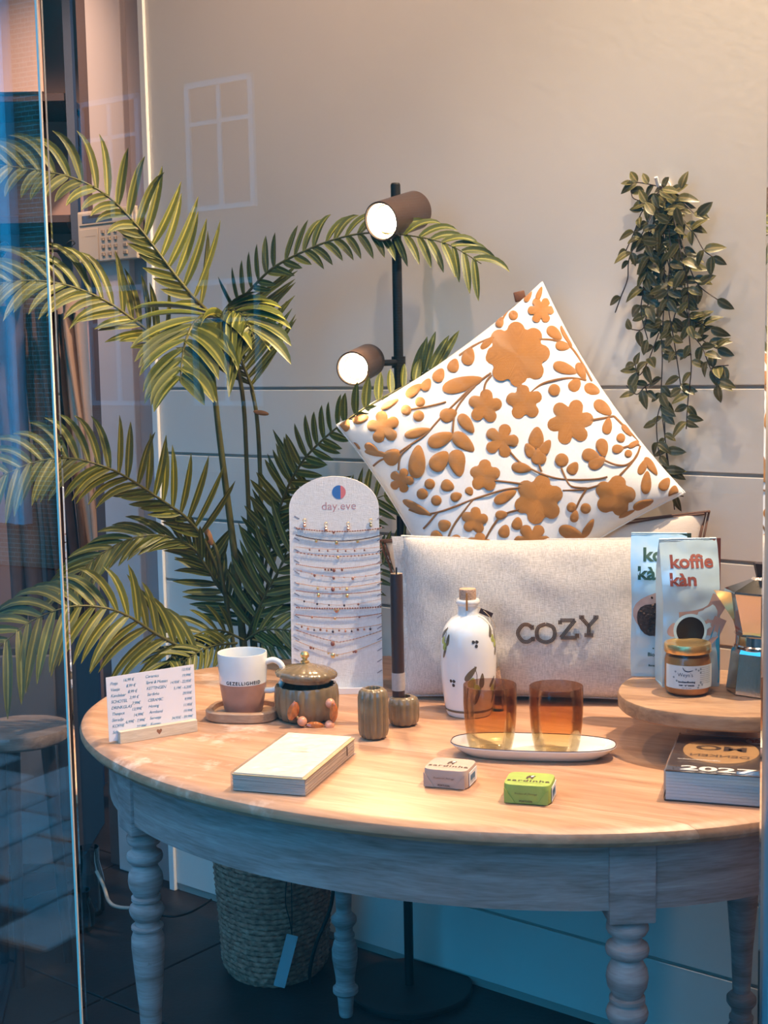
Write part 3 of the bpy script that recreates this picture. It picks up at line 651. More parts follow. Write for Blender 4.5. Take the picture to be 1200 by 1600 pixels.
gold = mat('gold', (.80, .56, .25), .30, metal=.9)
obj('knob', X(lathe([(0, 0), (.0075, 0), (.0075, .003), (.004, .005), (.004, .007), (.0075, .011), (.0078, .015), (.005, .019), (0, .0203)], 28), (-.0015, 0, .0965)), gold, lid)
br = thing('bead_bracelet', 'orange and peach stone bead bracelet hanging from the fluted pot', 'bracelet', (fp.x, fp.y, TH))
amber = mat('amber_stone', (.45, .125, .025), .15, var=.4, vs=120, coat=.8); peach = mat('peach_stone', (.72, .32, .19), .2, var=.12, vs=150, coat=.5, objvar=.08)
def bp_(px, py, Y): 
    q = aty(px, py, Y)-Vector((fp.x, fp.y, TH)); return q
yb = fp.y-.060
bl = [((458, 1111), 'a', 0, (.010, .016), .3), ((472, 1127), 'p', 0, .0085, 0), ((493, 1134), 'a', 0, (.007, .016), -1.45), ((515, 1133), 'p', 0, .0085, 0), ((521, 1113), 'a', 0, (.0075, .0165), .05), ((516, 1099), 'p', 0, .0085, 0), ((463, 1098), 'p', 0, .0065, 0), ((474, 1101), 'p', 0, .006, 0)]
for (pxp, t_, _, r, rot) in bl:
    back_ = .014 if pxp[1] < 1103 else 0
    q = bp_(pxp[0], pxp[1], yb+back_)
    if t_ == 'p': obj('bead', ball(r, q, 16, 10), peach, br, 60)
    else: obj('bead', X(lathe([(.0001, -r[1]), (r[0]*.45, -r[1]*.93), (r[0]*.9, -r[1]*.45), (r[0], 0), (r[0]*.85, r[1]*.5), (r[0]*.4, r[1]*.95), (.0001, r[1])], 7), q, (0, rot, 0)), amber, br, 20)
for pxp in [(465, 1121), (481, 1132), (506, 1135), (521, 1125), (520, 1102)]: obj('gold_spacer', ball(.0022, bp_(*pxp, yb-.001), 10, 6), gold, br)
obj('cord', tube(smoothp([bp_(470, 1100, yb+.02), bp_(460, 1108, yb), bp_(470, 1126, yb), bp_(495, 1134, yb), bp_(516, 1132, yb), bp_(521, 1115, yb), bp_(514, 1099, yb+.02)], 5), .0006, 5), gold, br)

# --- fluted vases, candle
va = P0(584, 1153)
v1 = thing('bud_vase', 'tall olive fluted ceramic bud vase, empty, nearest the napkins', 'vase', (va.x, va.y, TH))
obj('body', lathe([(0, .001), (.017, .001), (.0215, .005), (.0238, .014), (.0238, .068), (.0215, .078), (.0165, .0825), (.0125, .0825), (.0115, .079), (.0115, .02), (0, .015)], 120, flu(12, .11)), olive, v1, 50)
obj('felt_pad', lathe([(0, 0), (.0145, 0), (.0145, .0012), (0, .0012)], 24), mat('clear_pad', (.7, .65, .6), .4), v1)
vb = P0(631, 1132)
v2 = thing('candle_holder', 'squat olive fluted ceramic candle holder carrying the dark candle', 'candle holder', (vb.x, vb.y, TH))
obj('body', lathe([(0, .001), (.019, .001), (.0235, .005), (.0252, .014), (.0252, .036), (.0225, .046), (.0175, .0485), (.0122, .0485), (.0118, .044), (.0118, .022), (0, .020)], 120, flu(11, .11)), olive, v2, 50)
cd = thing('taper_candle', 'tall dark brown dinner candle with a paper band', 'candle', (vb.x-.008, vb.y-.0, TH+.0225))
brown_wax = mat('brown_wax', (.045, .022, .018), .38, sss=.1)
ctop = aty(620, 896, vb.y).z-TH-.0225
obj('wax', lathe([(0, 0), (.0106, 0), (.0106, ctop-.004), (.0098, ctop), (.003, ctop-.0012), (0, ctop-.0012)], 32), brown_wax, cd)
obj('wick', tube([(0, 0, ctop-.002), (.0003, 0, ctop+.010)], .0013, 8), black_metal, cd)
bz = aty(620, 1078, vb.y).z-TH-.0225
obj('paper_band', lathe([(.0107, bz), (.0110, bz), (.0110, bz+.030), (.0107, bz+.030)], 32), mat('grey_band', (.42, .36, .33), .7, var=.08, vs=200), cd)

# --- jewellery display board with bracelets and charms
dl, dr_ = P0(457, 1082), P0(598, 1080); dw = (dr_-dl).length; dxv = (dr_-dl).normalized(); dc = (dl+dr_)/2
dang = math.atan2(dxv.y, dxv.x)
dis = thing('jewellery_display', 'white arched linen display board hung with fine bracelets', 'display stand', (dc.x, dc.y, TH), dang)
board_m = weave('display_linen', (.74, .72, .72), .85, 900, .6, .08)
dtop = aty(529, 745, dc.y).z-TH
hs_ = dtop-.058
out = [(-dw/2*1.01, 0), (dw/2*1.01, 0), (dw/2*.985, hs_)]+[(dw/2*.985*math.cos(a), hs_+(dtop-hs_)*math.sin(a)) for a in [PI*i/30 for i in range(1, 30)]]+[(-dw/2*.985, hs_)]
lean = Matrix.Rotation(-.05, 4, 'X')
obj('board', T4(prism(out, 0, .006), lean), board_m, dis, 20)
obj('foot', T4(bbox(-dw/2+.012, dw/2, -.020, .05, 0, .0035, .0008, 1), Matrix.Identity(4)), mat('white_card', (.8, .8, .84), .5), dis, 15)
obj('lip', X(bbox(-dw/2+.012, dw/2, -.0215, -.0195, 0, .012, .0006, 1)), mat('white_card', (.8, .8, .84), .5), dis, 15)
DM = Matrix.Translation((dc.x, dc.y, TH))@Matrix.Rotation(dang, 4, 'Z')@lean; DMi = DM.inverted()
def dpt(px, py, off=.0):       # point of the picture on the board's front plane -> board x,z
    o = DMi@CO; d = DMi.to_3x3()@ray(px, py); k = (-off-o.y)/d.y; q = o+d*k; return q.x, q.z
lx, lz = dpt(529.5, 769)
dimg = lambda vf: T4(vf, lean)
blue_p = mat('logo_blue', (.035, .15, .42), .7); red_p = mat('logo_red', (.62, .17, .18), .7); rose_p = mat('rose_print', (.48, .20, .22), .7)
half = lambda s: ([(lx, -.0004, lz)]+[(lx+.0125*math.cos(a), -.0004, lz+.0125*math.sin(a)) for a in [PI/2+s*PI*i/14 for i in range(15)]], [(0, i+1, i+2) for i in range(14)])
def halfsplit(s, cutx):
    pts = [(lx+.0125*math.cos(a), lz+.0125*math.sin(a)) for a in [2*PI*i/48 for i in range(48)]]; pts = [(max(x, lx+cutx), z) if s > 0 else (min(x, lx+cutx), z) for x, z in pts]; return poly2(pts, -.0004)
obj('logo', dimg(halfsplit(-1, .003)), blue_p, dis, 0); obj('logo', dimg(halfsplit(1, .003)), red_p, dis, 0)
tx, tz = dpt(529.5, 796)
obj('lettering', dimg(X(text('day.eve', .0205, bold=-.0002, sx=1.05), (tx, -.0004, tz))), rose_p, dis, 0)
sl = []
for k in range(15):
    yy = 806+k*17.2
    for sx_, xx in ((1, 460), (-1, 597)):
        x, z = dpt(xx, yy); sl.append(X(box(0, .0105, -.0006, .0002, -.0009, .0009), (x if sx_ > 0 else x, 0, z), (0, .55*sx_ if sx_ > 0 else PI-.55, 0)))
obj('slit', dimg(J(*sl)), mat('slit_shadow', (.30, .27, .30), .8), dis, 0)
clear_band = [(457.5, 815, 826)]
rose_gold = mat('rose_gold', (.62, .30, .20), .3, metal=.8); darkb = mat('dark_stone', (.05, .04, .06), .25); brownb = mat('brown_bead', (.24, .09, .07), .3)
c8 = lambda x, y: (380+x/4.21, 620+y/4.21)
def bracelet(label, yl, yc, yr, main, bead_n, charms, x0=345, x1=912, rad=.0006, beadr=.0014, vshape=False):
    pts = []
    for i in range(25):
        u = i/24; x = x0+(x1-x0)*u; base_y = yl+(yr-yl)*u; sag = (yc-(yl+yr)/2)
        y = base_y+sag*((1-abs(2*u-1)**1.3) if vshape else (1-(2*u-1)**2)); q = dpt(*c8(x, y)); pts.append((q[0], -.0022, q[1]))
    th = tag(thing('bracelet', label, 'bracelet'), label, 'bracelet'); th.matrix_world = DM
    obj('chain', tube(pts, rad, 5), main[0], th, 60)
    if bead_n:
        bs = []
        for k in range(bead_n):
            u = (k+.5)/bead_n; i = u*24; p = Vector(pts[int(i)]).lerp(Vector(pts[min(24, int(i)+1)]), i-int(i)); bs.append(ball(beadr, p, 7, 4))
        obj('beads', J(*bs), main[1], th, 60)
    for (cxp, dl_, s_, m_) in charms:
        u = (cxp-x0)/(x1-x0); i = max(0, min(23.99, u*24)); p = Vector(pts[int(i)]).lerp(Vector(pts[min(24, int(i)+1)]), i-int(i)); L_ = dl_/4.21*.00114
        obj('charm', J(tube([p, p-Vector((0, 0, L_))], .0004, 4), X(ball(s_, (0, 0, 0), 8, 5), p-Vector((0, 0, L_+s_*.6)), (0, 0, 0), (1, .5, 1.15))), m_, th, 60)
g, d_, rg, bb = gold, darkb, rose_gold, brownb
hang = [(403, 812, 'leftmost'), (543, 836, 'second from left'), (690, 834, 'third from left'), (838, 812, 'rightmost')]
for x, y, wh in hang:
    q = dpt(*c8(x, y)); e = thing('charm_pendant', f'small gold charm with a ring, {wh} of the top row of four', 'charm'); e.matrix_world = DM
    obj('ring', tube([(q[0]+.0028*math.cos(a), -.0025, q[1]+.0028*math.sin(a)) for a in [2*PI*i/14 for i in range(14)]], .0005, 5, True), gold, e)
    obj('drop', J(ball(.0022, (q[0], -.003, q[1]-.005), 8, 5), ball(.0028, (q[0], -.003, q[1]-.0095), 8, 5)), rg if x != 838 else mat('olive_bead', (.25, .22, .12), .3), e)
bracelet('first bracelet from the top of the display, rose beads with small centre charm', 862, 885, 862, (rg, bb), 34, [(595, 2, .0022, bb)])
bracelet('second bracelet down the display, dark beads with three gold hearts', 908, 947, 908, (d_, d_), 60, [(480, 6, .0026, g), (613, 6, .0030, g), (752, 6, .0026, g)])
bracelet('third bracelet down the display, thin chain with seven small drops', 985, 1003, 985, (rg, rg), 0, [(x, 8, .0016, bb) for x in (437, 500, 556, 622, 674, 733, 797)], rad=.00035)
bracelet('fourth bracelet down the display, plain brown and white beads with one ring charm', 1020, 1048, 1024, (rg, bb), 24, [(622, 2, .0024, g)], rad=.0004)
bracelet('fifth bracelet down the display, fine beads with a dark cluster at the middle', 1098, 1128, 1088, (rg, bb), 44, [(540, 6, .0018, bb), (560, 8, .0016, bb), (580, 6, .0018, d_), (597, 7, .0030, bb), (650, 6, .0022, bb)], beadr=.0009)
bracelet('sixth bracelet down the display, thin chain with three bow charms', 1135, 1186, 1158, (rg, rg), 8, [(470, 2, .0024, bb), (595, 2, .0026, bb), (720, 3, .0026, rg)], rad=.00035)
bracelet('seventh bracelet down the display, chain with five hanging gold drops', 1222, 1252, 1212, (rg, g), 26, [(490, 10, .0022, g), (543, 8, .0014, rg), (590, 6, .0036, bb), (637, 8, .0014, rg), (680, 10, .0024, g)], beadr=.0008)
bracelet('eighth bracelet down the display, brown beaded chain with two dangling flowers', 1272, 1295, 1268, (bb, bb), 30, [(495, 8, .0030, g), (683, 8, .0030, g)], beadr=.0009)
bracelet('ninth bracelet down the display, bare chain with a few dark stones', 1325, 1368, 1325, (rg, rg), 0, [(402, 0, .0018, d_), (487, 0, .0020, d_), (565, 0, .0016, d_), (665, 0, .0020, d_), (757, 0, .0020, bb)], rad=.00035)
bracelet('tenth bracelet down the display, row of round brown beads with a pendant', 1385, 1391, 1380, (rg, bb), 34, [(613, 8, .0034, rg), (603, 5, .0022, g), (623, 5, .0022, g)], rad=.0004, beadr=.0016)
bracelet('eleventh bracelet down the display, dense rose and brown bead string', 1430, 1452, 1422, (rg, bb), 52, [(453, 0, .0020, rg), (603, 1, .0022, g), (765, 0, .0018, bb)], beadr=.0011)
bracelet('twelfth bracelet down the display, chain with a fringe of many charms', 1492, 1525, 1492, (rg, g), 30, [(385+i*41, 8+(i % 3)*4, .0017+.0004*(i % 2), (bb, rg, d_)[i % 3]) for i in range(12)], rad=.0005, beadr=.0007)
bracelet('thirteenth bracelet down the display, sagging string with a dark diamond pendant', 1530, 1612, 1535, (rg, bb), 26, [(588, 10, .0040, bb)], beadr=.0011, vshape=True)
bracelet('lowest bracelet on the display, deep curved chain with gold pendants', 1600, 1694, 1598, (rg, g), 34, [(445, 3, .0026, bb), (462, 5, .0016, bb), (560, 3, .0018, g), (590, 6, .0042, g), (618, 3, .0018, g), (725, 3, .0018, bb), (740, 3, .0028, bb)], beadr=.0008, vshape=True)

# --- ceramic oil bottle
bo = P0(733, 1115)
ot = thing('ceramic_bottle', 'white ceramic bottle painted with olives, closed by a cork', 'bottle', (bo.x, bo.y, TH))
prof_b = smoothp([(.0345, 0), (.0385, .004), (.0425, .025), (.0465, .060), (.0478, .095), (.0468, .125), (.042, .149), (.030, .166), (.0205, .172), (.0180, .176), (.0172, .188), (.0185, .191)], 4)
def rb(z):
    for (r0, z0), (r1, z1) in zip(prof_b[:-1], prof_b[1:]):
        if z0 <= z <= z1 and z1 > z0: return r0+(r1-r0)*(z-z0)/(z1-z0)
    return prof_b[0][0] if z < .01 else prof_b[-1][0]
obj('body', lathe([(0, .0)]+prof_b+[(.0205, .193), (.0208, .197), (.0185, .200), (.0145, .200), (.014, .19), (0, .19)], 64), glz, ot, 50)
cork = mat('cork', (.42, .27, .19), .85, var=.35, vs=400, bump=.4, bs=500)
obj('stopper', lathe([(0, .190), (.0138, .190), (.0146, .200), (.0146, .216), (.0138, .2175), (0, .2175)], 32), cork, ot, 40)
def wrapb(vf, deg): 
    V = []
    for x, y, z in vf[0]:
        R = rb(z); a = -PI/2+math.radians(deg)+x/max(R, .02); V.append(((R+.0005)*math.cos(a), (R+.0005)*math.sin(a), z))
    return V, vf[1]
olive_leaf = mat('painted_leaf', (.14, .11, .07), .25, coat=.5); olive_fruit = mat('painted_olive', (.42, .45, .10), .25, coat=.5, var=.3, vs=120); olive_dark = mat('painted_berry', (.06, .05, .05), .25, coat=.5)
def el(cx_, cz, l, w, ang, n=20, rings=5):
    V = [(cx_, 0, cz)]; Fc = []
    for k in range(1, rings+1):
        q = k/rings
        for i in range(n):
            a = 2*PI*i/n; u = q*l/2*math.cos(a); v = q*w/2*math.sin(a)*(1-.35*math.cos(a)*(l > w*1.05)); V.append((cx_+u*math.cos(ang)-v*math.sin(ang), 0, cz+u*math.sin(ang)+v*math.cos(ang)))
    for i in range(n): Fc.append((0, 1+i, 1+(i+1) % n))
    for k in range(rings-1):
        for i in range(n): a = 1+k*n+i; b = 1+k*n+(i+1) % n; Fc.append((a, a+n, b+n, b))
    return V, Fc
for deg, z0, s_ in ((-62, .137, 1), (68, .140, 1), (12, .070, 1.3), (62, .055, .9)):
    obj('painted_sprig', wrapb(J(el(-.007*s_, z0+.008*s_, .024*s_, .0075*s_, .9), el(.008*s_, z0-.002*s_, .020*s_, .007*s_, 1.5), el(.002*s_, z0-.022*s_, .026*s_, .006*s_, 1.2), strip2([(-.002*s_, z0+.018*s_), (.001*s_, z0+.006*s_), (.001*s_, z0-.006*s_)], .0012)), deg), olive_leaf, ot, 0)
    obj('painted_olive', wrapb(J(el(-.0055*s_, z0-.004*s_, .014*s_, .010*s_, 1.3), el(.001*s_, z0-.014*s_, .015*s_, .011*s_, 1.6)), deg), olive_fruit, ot, 0)
for deg, z0 in ((12, .130), (-38, .062)):
    obj('painted_berries', wrapb(J(el(-.0035, z0+.004, .0058, .0055, 0), el(.0025, z0+.004, .0058, .0055, 0), el(.001, z0-.003, .0056, .006, 0)), deg), olive_dark, ot, 0)
obj('painted_band', lathe([(rb(.012)+.0004, .012), (rb(.016)+.0005, .016)], 64), olive_leaf, ot, 60) if False else obj('painted_band', (lambda a: (a[0], a[1][:64]))(lathe([(rb(.010)+.0005, .010), (rb(.014)+.0006, .014)], 64)), olive_leaf, ot, 60)
obj('glaze_drip', wrapb(X(box(-.0016, .0016, -.0004, .0004, .178, .212)), -8) if False else X(box(-.0016, .0016, -.0005, .0005, 0, .030), (-.003, -.0218, .1835)), mat('amber_seal', (.45, .20, .05), .3), ot, 0)
tagp = Vector((.030, -.016, .178))
obj('bottle_tag', X(bbox(-.0115, .0115, -.0008, .0008, -.0045, .0045, .0004, 1), (.030, -.014, .1775), (0, .42, 0)), mat('dark_tag', (.05, .022, .018), .6), ot)
obj('string', tube(smoothp([(.018, -.006, .186), (.028, -.016, .180), (.040, -.014, .166), (.046, -.008, .150)], 4), .0006, 5), mat('twine', (.5, .38, .25), .8), ot)
vp = P0(791, 1108)
vi = thing('glass_vial', 'small glass funnel tube with a cork, hanging behind the olive bottle', 'vial', (bo.x+.052, bo.y+.018, TH))
clearg = glass_sheet('thin_clear_glass', (.97, .98, .98), .7)
obj('tube', X(lathe([(.0105, .068), (.0105, .090), (.0065, .120), (.0035, .150), (.003, .168), (0, .170)], 24), (0, 0, 0), (0, -.10, 0)), clearg, vi)
obj('cork', X(lathe([(0, .044), (.0100, .044), (.0112, .048), (.0105, .072), (0, .072)], 24), (0, 0, 0), (0, -.10, 0)), cork, vi)
obj('cork_foot', lathe([(0, 0), (.0095, 0), (.0095, .0445), (0, .0445)], 20), clearg, vi)

# --- serving dish with two amber glasses
tc = (P0(703, 1160, TH+.02)+P0(963, 1160, TH+.02))/2; t1_, t2_ = P0(703, 1158, TH+.02), P0(963, 1166, TH+.02); tang = math.atan2((t2_-t1_).y, (t2_-t1_).x); tl = (t2_-t1_).length
dish = thing('serving_dish', 'long oval white dish with a thin brown rim holding two amber glasses', 'dish', (tc.x, tc.y, TH), tang)
def stad(a, b, n=64):
    return sup(a, b, n, 2.7)
A_, B_ = tl/2, .052
obj('dish_body', loft([(stad(A_-.030, B_-.020), 0), (stad(A_-.024, B_-.016), .0015), (stad(A_-.008, B_-.005), .012), (stad(A_, B_), .0195), (stad(A_-.0006, B_-.0006), .0205), (stad(A_-.0025, B_-.0025), .020), (stad(A_-.012, B_-.009), .0115), (stad(A_-.026, B_-.018), .0052), (stad(A_-.034, B_-.026), .0045)]), glz, dish, 60)
obj('rim_line', tube([(x, y, .0206) for x, y in stad(A_-.0010, B_-.0010)], .0008, 5, True), mat('brown_rim', (.12, .05, .04), .3), dish)
amb = bpy.data.materials.new('amber_glass'); amb.use_nodes = True; nt = amb.node_tree; nt.nodes.clear()
o_ = N(nt, 'ShaderNodeOutputMaterial'); mx = N(nt, 'ShaderNodeMixShader'); tr = N(nt, 'ShaderNodeBsdfTransparent'); gl = N(nt, 'ShaderNodeBsdfGlossy'); fr = N(nt, 'ShaderNodeFresnel'); fr.inputs[0].default_value = 1.5
gl.inputs['Roughness'].default_value = .03; tcn = N(nt, 'ShaderNodeTexCoord'); spz = N(nt, 'ShaderNodeSeparateXYZ'); L(nt, tcn, 'Object', spz, 0)
mr = N(nt, 'ShaderNodeMapRange'); mr.inputs['From Min'].default_value = 0; mr.inputs['From Max'].default_value = .105; L(nt, spz, 2, mr, 0)
r = ramp(nt, [(0, (.98, .93, .82)), (.28, (.97, .88, .72)), (.42, (.92, .76, .54)), (.75, (.82, .67, .54)), (1, (.76, .66, .60))]); L(nt, mr, 0, r, 0); L(nt, r, 0, tr, 0)
fm = N(nt, 'ShaderNodeMath', operation='MULTIPLY'); fm.inputs[1].default_value = .55; L(nt, fr, 0, fm, 0); L(nt, fm, 0, mx, 0); L(nt, tr, 0, mx, 1); L(nt, gl, 0, mx, 2); L(nt, mx, 0, o_, 0)
for i, (gx, wh) in enumerate(((-.065, 'left amber glass tumbler on the white oval dish, in front of the bottle'), (.036, 'right amber glass tumbler on the white oval dish, in front of the linen cushion'))):
    q = Matrix.Rotation(tang, 3, 'Z')@Vector((gx, 0, 0)); gt = thing('amber_tumbler', wh, 'glass', (tc.x+q.x, tc.y+q.y, TH+.0055))
    obj('glass_wall', (lambda vf: vf)(lathe([(0, 0), (.028, 0), (.0325, .003), (.0365, .020), (.0395, .045), (.0412, .075), (.0410, .103), (.0404, .1042), (.0398, .103), (.0400, .075), (.0383, .045), (.0352, .022), (.0310, .0065), (0, .0055)], 64)), amb, gt, 50)

# --- packet of napkins
z2 = TH+.027
nc = [P0(373, 1207, z2), P0(489, 1217, z2), P0(545, 1150, z2), P0(439, 1144, z2)]
nx = ((nc[1]-nc[0])+(nc[2]-nc[3]))/2; ny = ((nc[3]-nc[0])+(nc[2]-nc[1]))/2; nctr = sum(nc, Vector())/4; nang = math.atan2(nx.y, nx.x)
nw, nd = .112, ny.length
nap = thing('napkin_packet', 'wrapped packet of cream paper napkins lying flat at the table front', 'napkins', (nctr.x, nctr.y, TH), nang)
napm = mat('napkin_paper', (.72, .66, .58), .75, bump=.5, bs=45, stretch=(1, 3, 1)); napedge = mat('napkin_layers', (.60, .50, .44), .8, var=.25, vs=12, stretch=(1, 1, 60))
skew = Matrix(((1, nx.normalized().dot(ny.normalized())*0, 0), (0, 1, 0), (0, 0, 1)))
def slab(w_, d_, z0, z1, n=18, amp=.0006, seed=0):
    V, Fc = [], []
    for i in range(n+1):
        for j in range(n+1): V.append((w_*(i/n-.5), d_*(j/n-.5), z1+amp*noise.noise(Vector((i*.25+seed, j*.9, seed)))*2*(1 if 0 < i < n and 0 < j < n else 0)))
    m = len(V)
    for i in range(n+1):
        for j in range(n+1): V.append((w_*(i/n-.5), d_*(j/n-.5), z0))
    for i in range(n):
        for j in range(n): a = i*(n+1)+j; Fc += [(a, a+n+1, a+n+2, a+1), (a+m, a+m+1, a+m+n+2, a+m+n+1)]
    for i in range(n):
        for a, b in ((i*(n+1), (i+1)*(n+1)), (i*(n+1)+n, (i+1)*(n+1)+n), (i, i+1), (n*(n+1)+i, n*(n+1)+i+1)): Fc.append((a, b, b+m, a+m))
    return V, Fc
for k in range(11):
    z = .0012+k*.00205; g_ = R_.uniform(-.0008, .0008)
    obj('napkin', X(slab(nw-.002, nd-.002, z, z+.0018, 2, 0), (g_, g_*.5, 0)), napedge, nap, 0)
obj('top_napkin', slab(nw-.007, nd-.003, .0240, .0268, 28, .0009, 4), napm, nap, 60, loc=(-.002, .001, 0))
obj('gold_edge', slab(nw, nd, .0236, .0249, 2, 0), mat('beige_edge', (.55, .42, .24), .7), nap, 0)
film = glass_sheet('clear_film', (.985, .985, .985), .5, .2)
obj('wrapper', slab(nw+.003, nd+.003, .0004, .0282, 30, .0016, 11), film, nap, 60)
obj('lettering', X(flat_top(J(X(text('dinner', .0065, shear=.2), (0, 0, .008)), X(text('at the', .0045, shear=.2), (0, 0, .001)), X(text('good table', .0065, shear=.2), (0, 0, -.007))), .0276), (0, .018, .0)), mat('grey_print', (.30, .25, .22), .7), nap, 0)
obj('seal_mark', X(box(-.0003, .0003, -.0015, .0015, -.007, .007), (nw/2+.0016, nd*.30, .016)), mat('dark_tag', (.05, .022, .018), .6), nap, 0)

# --- wrapped fish tins
def tin(name, label, corners, col, lab):
    h = .027; q = [P0(x, y, TH+h) for x, y in corners]; ctr = sum(q, Vector())/4
    vx = ((q[1]-q[0])+(q[2]-q[3]))/2; vy = ((q[3]-q[0])+(q[2]-q[1]))/2; w_, d_ = vx.length, vy.length; an = math.atan2(vx.y, vx.x)-.0
    th = thing(name, label, 'tin', (ctr.x, ctr.y, TH), an)
    m = mat(name+'_'+lab, col, .6, var=.05, vs=25, bump=.25, bs=120)
    w_ *= 1.02; d_ = min(d_, .062); w2, d2 = w_/2, d_/2
    obj('wrapper', loft([(sup(w2*.93, d2*.93, 40, 6), 0), (sup(w2, d2, 40, 6), .002), (sup(w2*1.01, d2*1.01, 40, 6), .012), (sup(w2, d2, 40, 5.5), h-.002), (sup(w2*.98, d2*.98, 40, 5.5), h)]), m, th, 35)
    f = -d2*1.012-.0006
    fold = [(-w2*.93, h*.86), (-w2*.45, .002), (-w2*.92, .002)]; obj('fold', X(prism(fold, -.0006, .0006), (0, f, 0)), m, th, 0)
    obj('fold', X(prism([(-x, z) for x, z in fold][::-1], -.0006, .0006), (0, f, 0)), m, th, 0)
    ink_ = mat('dark_brown_print', (.07, .035, .03), .6)
    obj('lettering', J(X(flat_top(text('sardinha', .0122, sx=1.25, bold=.0002, spacing=1.15), h+.0004), (0, -d2*.42, 0)), X(flat_top(text('DO PORTO, SEM ESPINHA E SEM PELE', .0021, sx=1.1), h+.0004), (0, -d2*.60, 0)), X(text('Product of | Portugal', .0036), (0, f-.001, h*.55)), X(text('PORTUGAL', .0036, bold=.0001), (0, f-.001, h*.16))), ink_, th, 0)
    # small bird-like figure with two legs
    fig = [(-.0062, -.004), (-.0038, -.004), (-.003, .001), (0, .0015), (.0008, -.004), (.0032, -.004), (.0036, .004), (.0058, .0105), (.004, .0105), (.0005, .0128), (-.0035, .011), (-.0062, .006)]
    obj('figure_print', X(flat_top(poly2(fig), h+.0004), (.001, d2*.12, 0)), ink_, th, 0)
    obj('figure_face', X(flat_top(poly2([(.0004, .0040), (.003, .0065), (.0036, .0100), (.0010, .0112), (-.0012, .0085)]), h+.0006), (.001, d2*.12, 0)), mat('white_print', (.8, .78, .74), .6), th, 0)
    sd_ = w2*1.012+.0006
    obj('barcode_label', X(box(-.0004, .0004, -d2*.62, d2*.62, .003, h*.84), (sd_, 0, 0)), mat('white_label', (.78, .80, .84), .5), th, 0)
    obj('barcode', X(J(*[box(.0004, .0007, -d2*.5+k*.0028, -d2*.5+k*.0028+(.0016 if k % 3 else .0007), .006+(k % 2)*.004, .018) for k in range(9)]), (sd_, 0, 0)), mat('blue_print', (.03, .16, .30), .5), th, 0)
tin('fish_tin', 'small pinkish beige paper-wrapped tin near the table front, left of the green one', [(660, 1208), (728, 1214), (746, 1181), (680, 1176)], (.50, .36, .30), 'beige')
tin('fish_tin', 'small green paper-wrapped tin at the table front edge', [(783, 1233), (859, 1239), (868, 1201), (800, 1198)], (.32, .42, .085), 'green')

# --- tear-off calendar block
hc = .042; q = [P0(1039.5, 1204, TH+hc), P0(1039.5, 1146, TH+hc)]; cfr = P0(1180, 1214, TH+hc)
cv = (cfr-q[0]).normalized(); can = math.atan2(cv.y, cv.x); cW = .150; cD = (q[1]-q[0]).length
cal = thing('tear_off_calendar', 'thick tear-off calendar block with a dark cover reading 2027', 'calendar', (q[0].x, q[0].y, TH), can)
pages = mat('page_edges', (.74, .76, .78), .7, var=.12, vs=8, stretch=(1, 1, 400)); cover_m = mat('calendar_cover', (.060, .045, .048), .28, coat=.4)
for k in range(9):
    z = .0015+k*.0044; obj('page_block', bbox(.0005, cW-R_.uniform(0, .001), .0003+R_.uniform(0, .0008), cD-.001, z, z+.0042, .0003, 1), pages, cal, 15)
obj('cover', box(0, cW, 0, cD, hc-.0008, hc), cover_m, cal, 0); obj('back_cover', box(-.0005, cW, -.001, cD, 0, .0013), cover_m, cal, 0)
tan = mat('calendar_tan', (.42, .26, .13), .45)
obj('oval_print', flat_top(disc2(.066, cD*.60, .053, 40, cD*.34), hc+.0003), tan, cal, 0)
wp = mat('white_cover_print', (.82, .82, .86), .5)
obj('lettering', J(X(flat_top(X(text('OM', .032, bold=.0008, sx=1.45), (0, 0, 0), (0, 0, 0)), hc+.0006), (.066, cD*.60, 0)), X(flat_top(text('DENKEN', .017, bold=.0003, sx=-1.25), hc+.0006), (.066, cD*.42, 0))), cover_m, cal, 0)
obj('year', X(flat_top(text('2027', .029, bold=.0009, sx=1.72), hc+.0006), (.068, cD*.05, 0)), wp, cal, 0)
obj('small_lettering', X(flat_top(text('scheurkalender', .0072, bold=.0001, sx=1.35), hc+.0006), (.040, cD*.31, 0)), wp, cal, 0)
obj('sticker', flat_top(disc2(.112, cD*.92, .015, 28, cD*.085), hc+.0005), wp, cal, 0)
obj('sticker_star', J(flat_top(poly2([(.112+.011*math.cos(PI/2+i*PI/5)*(1 if i % 2 == 0 else .55), cD*.92+cD*.065*math.sin(PI/2+i*PI/5)*(1 if i % 2 == 0 else .55)) for i in range(10)]), hc+.0008)), mat('sticker_red', (.55, .10, .09), .5), cal, 0)
obj('sticker_number', X(flat_top(text('10', .006, bold=.0002, sx=1.6), hc+.0011), (.112, cD*.905, 0)), wp, cal, 0)
film2 = glass_sheet('shrink_film', (.98, .98, .98), 1.2, .02)
obj('shrink_wrap', bbox(-.002, cW+.002, -.002, cD+.002, -.0, hc+.002, .0015, 1), film2, cal, 0)

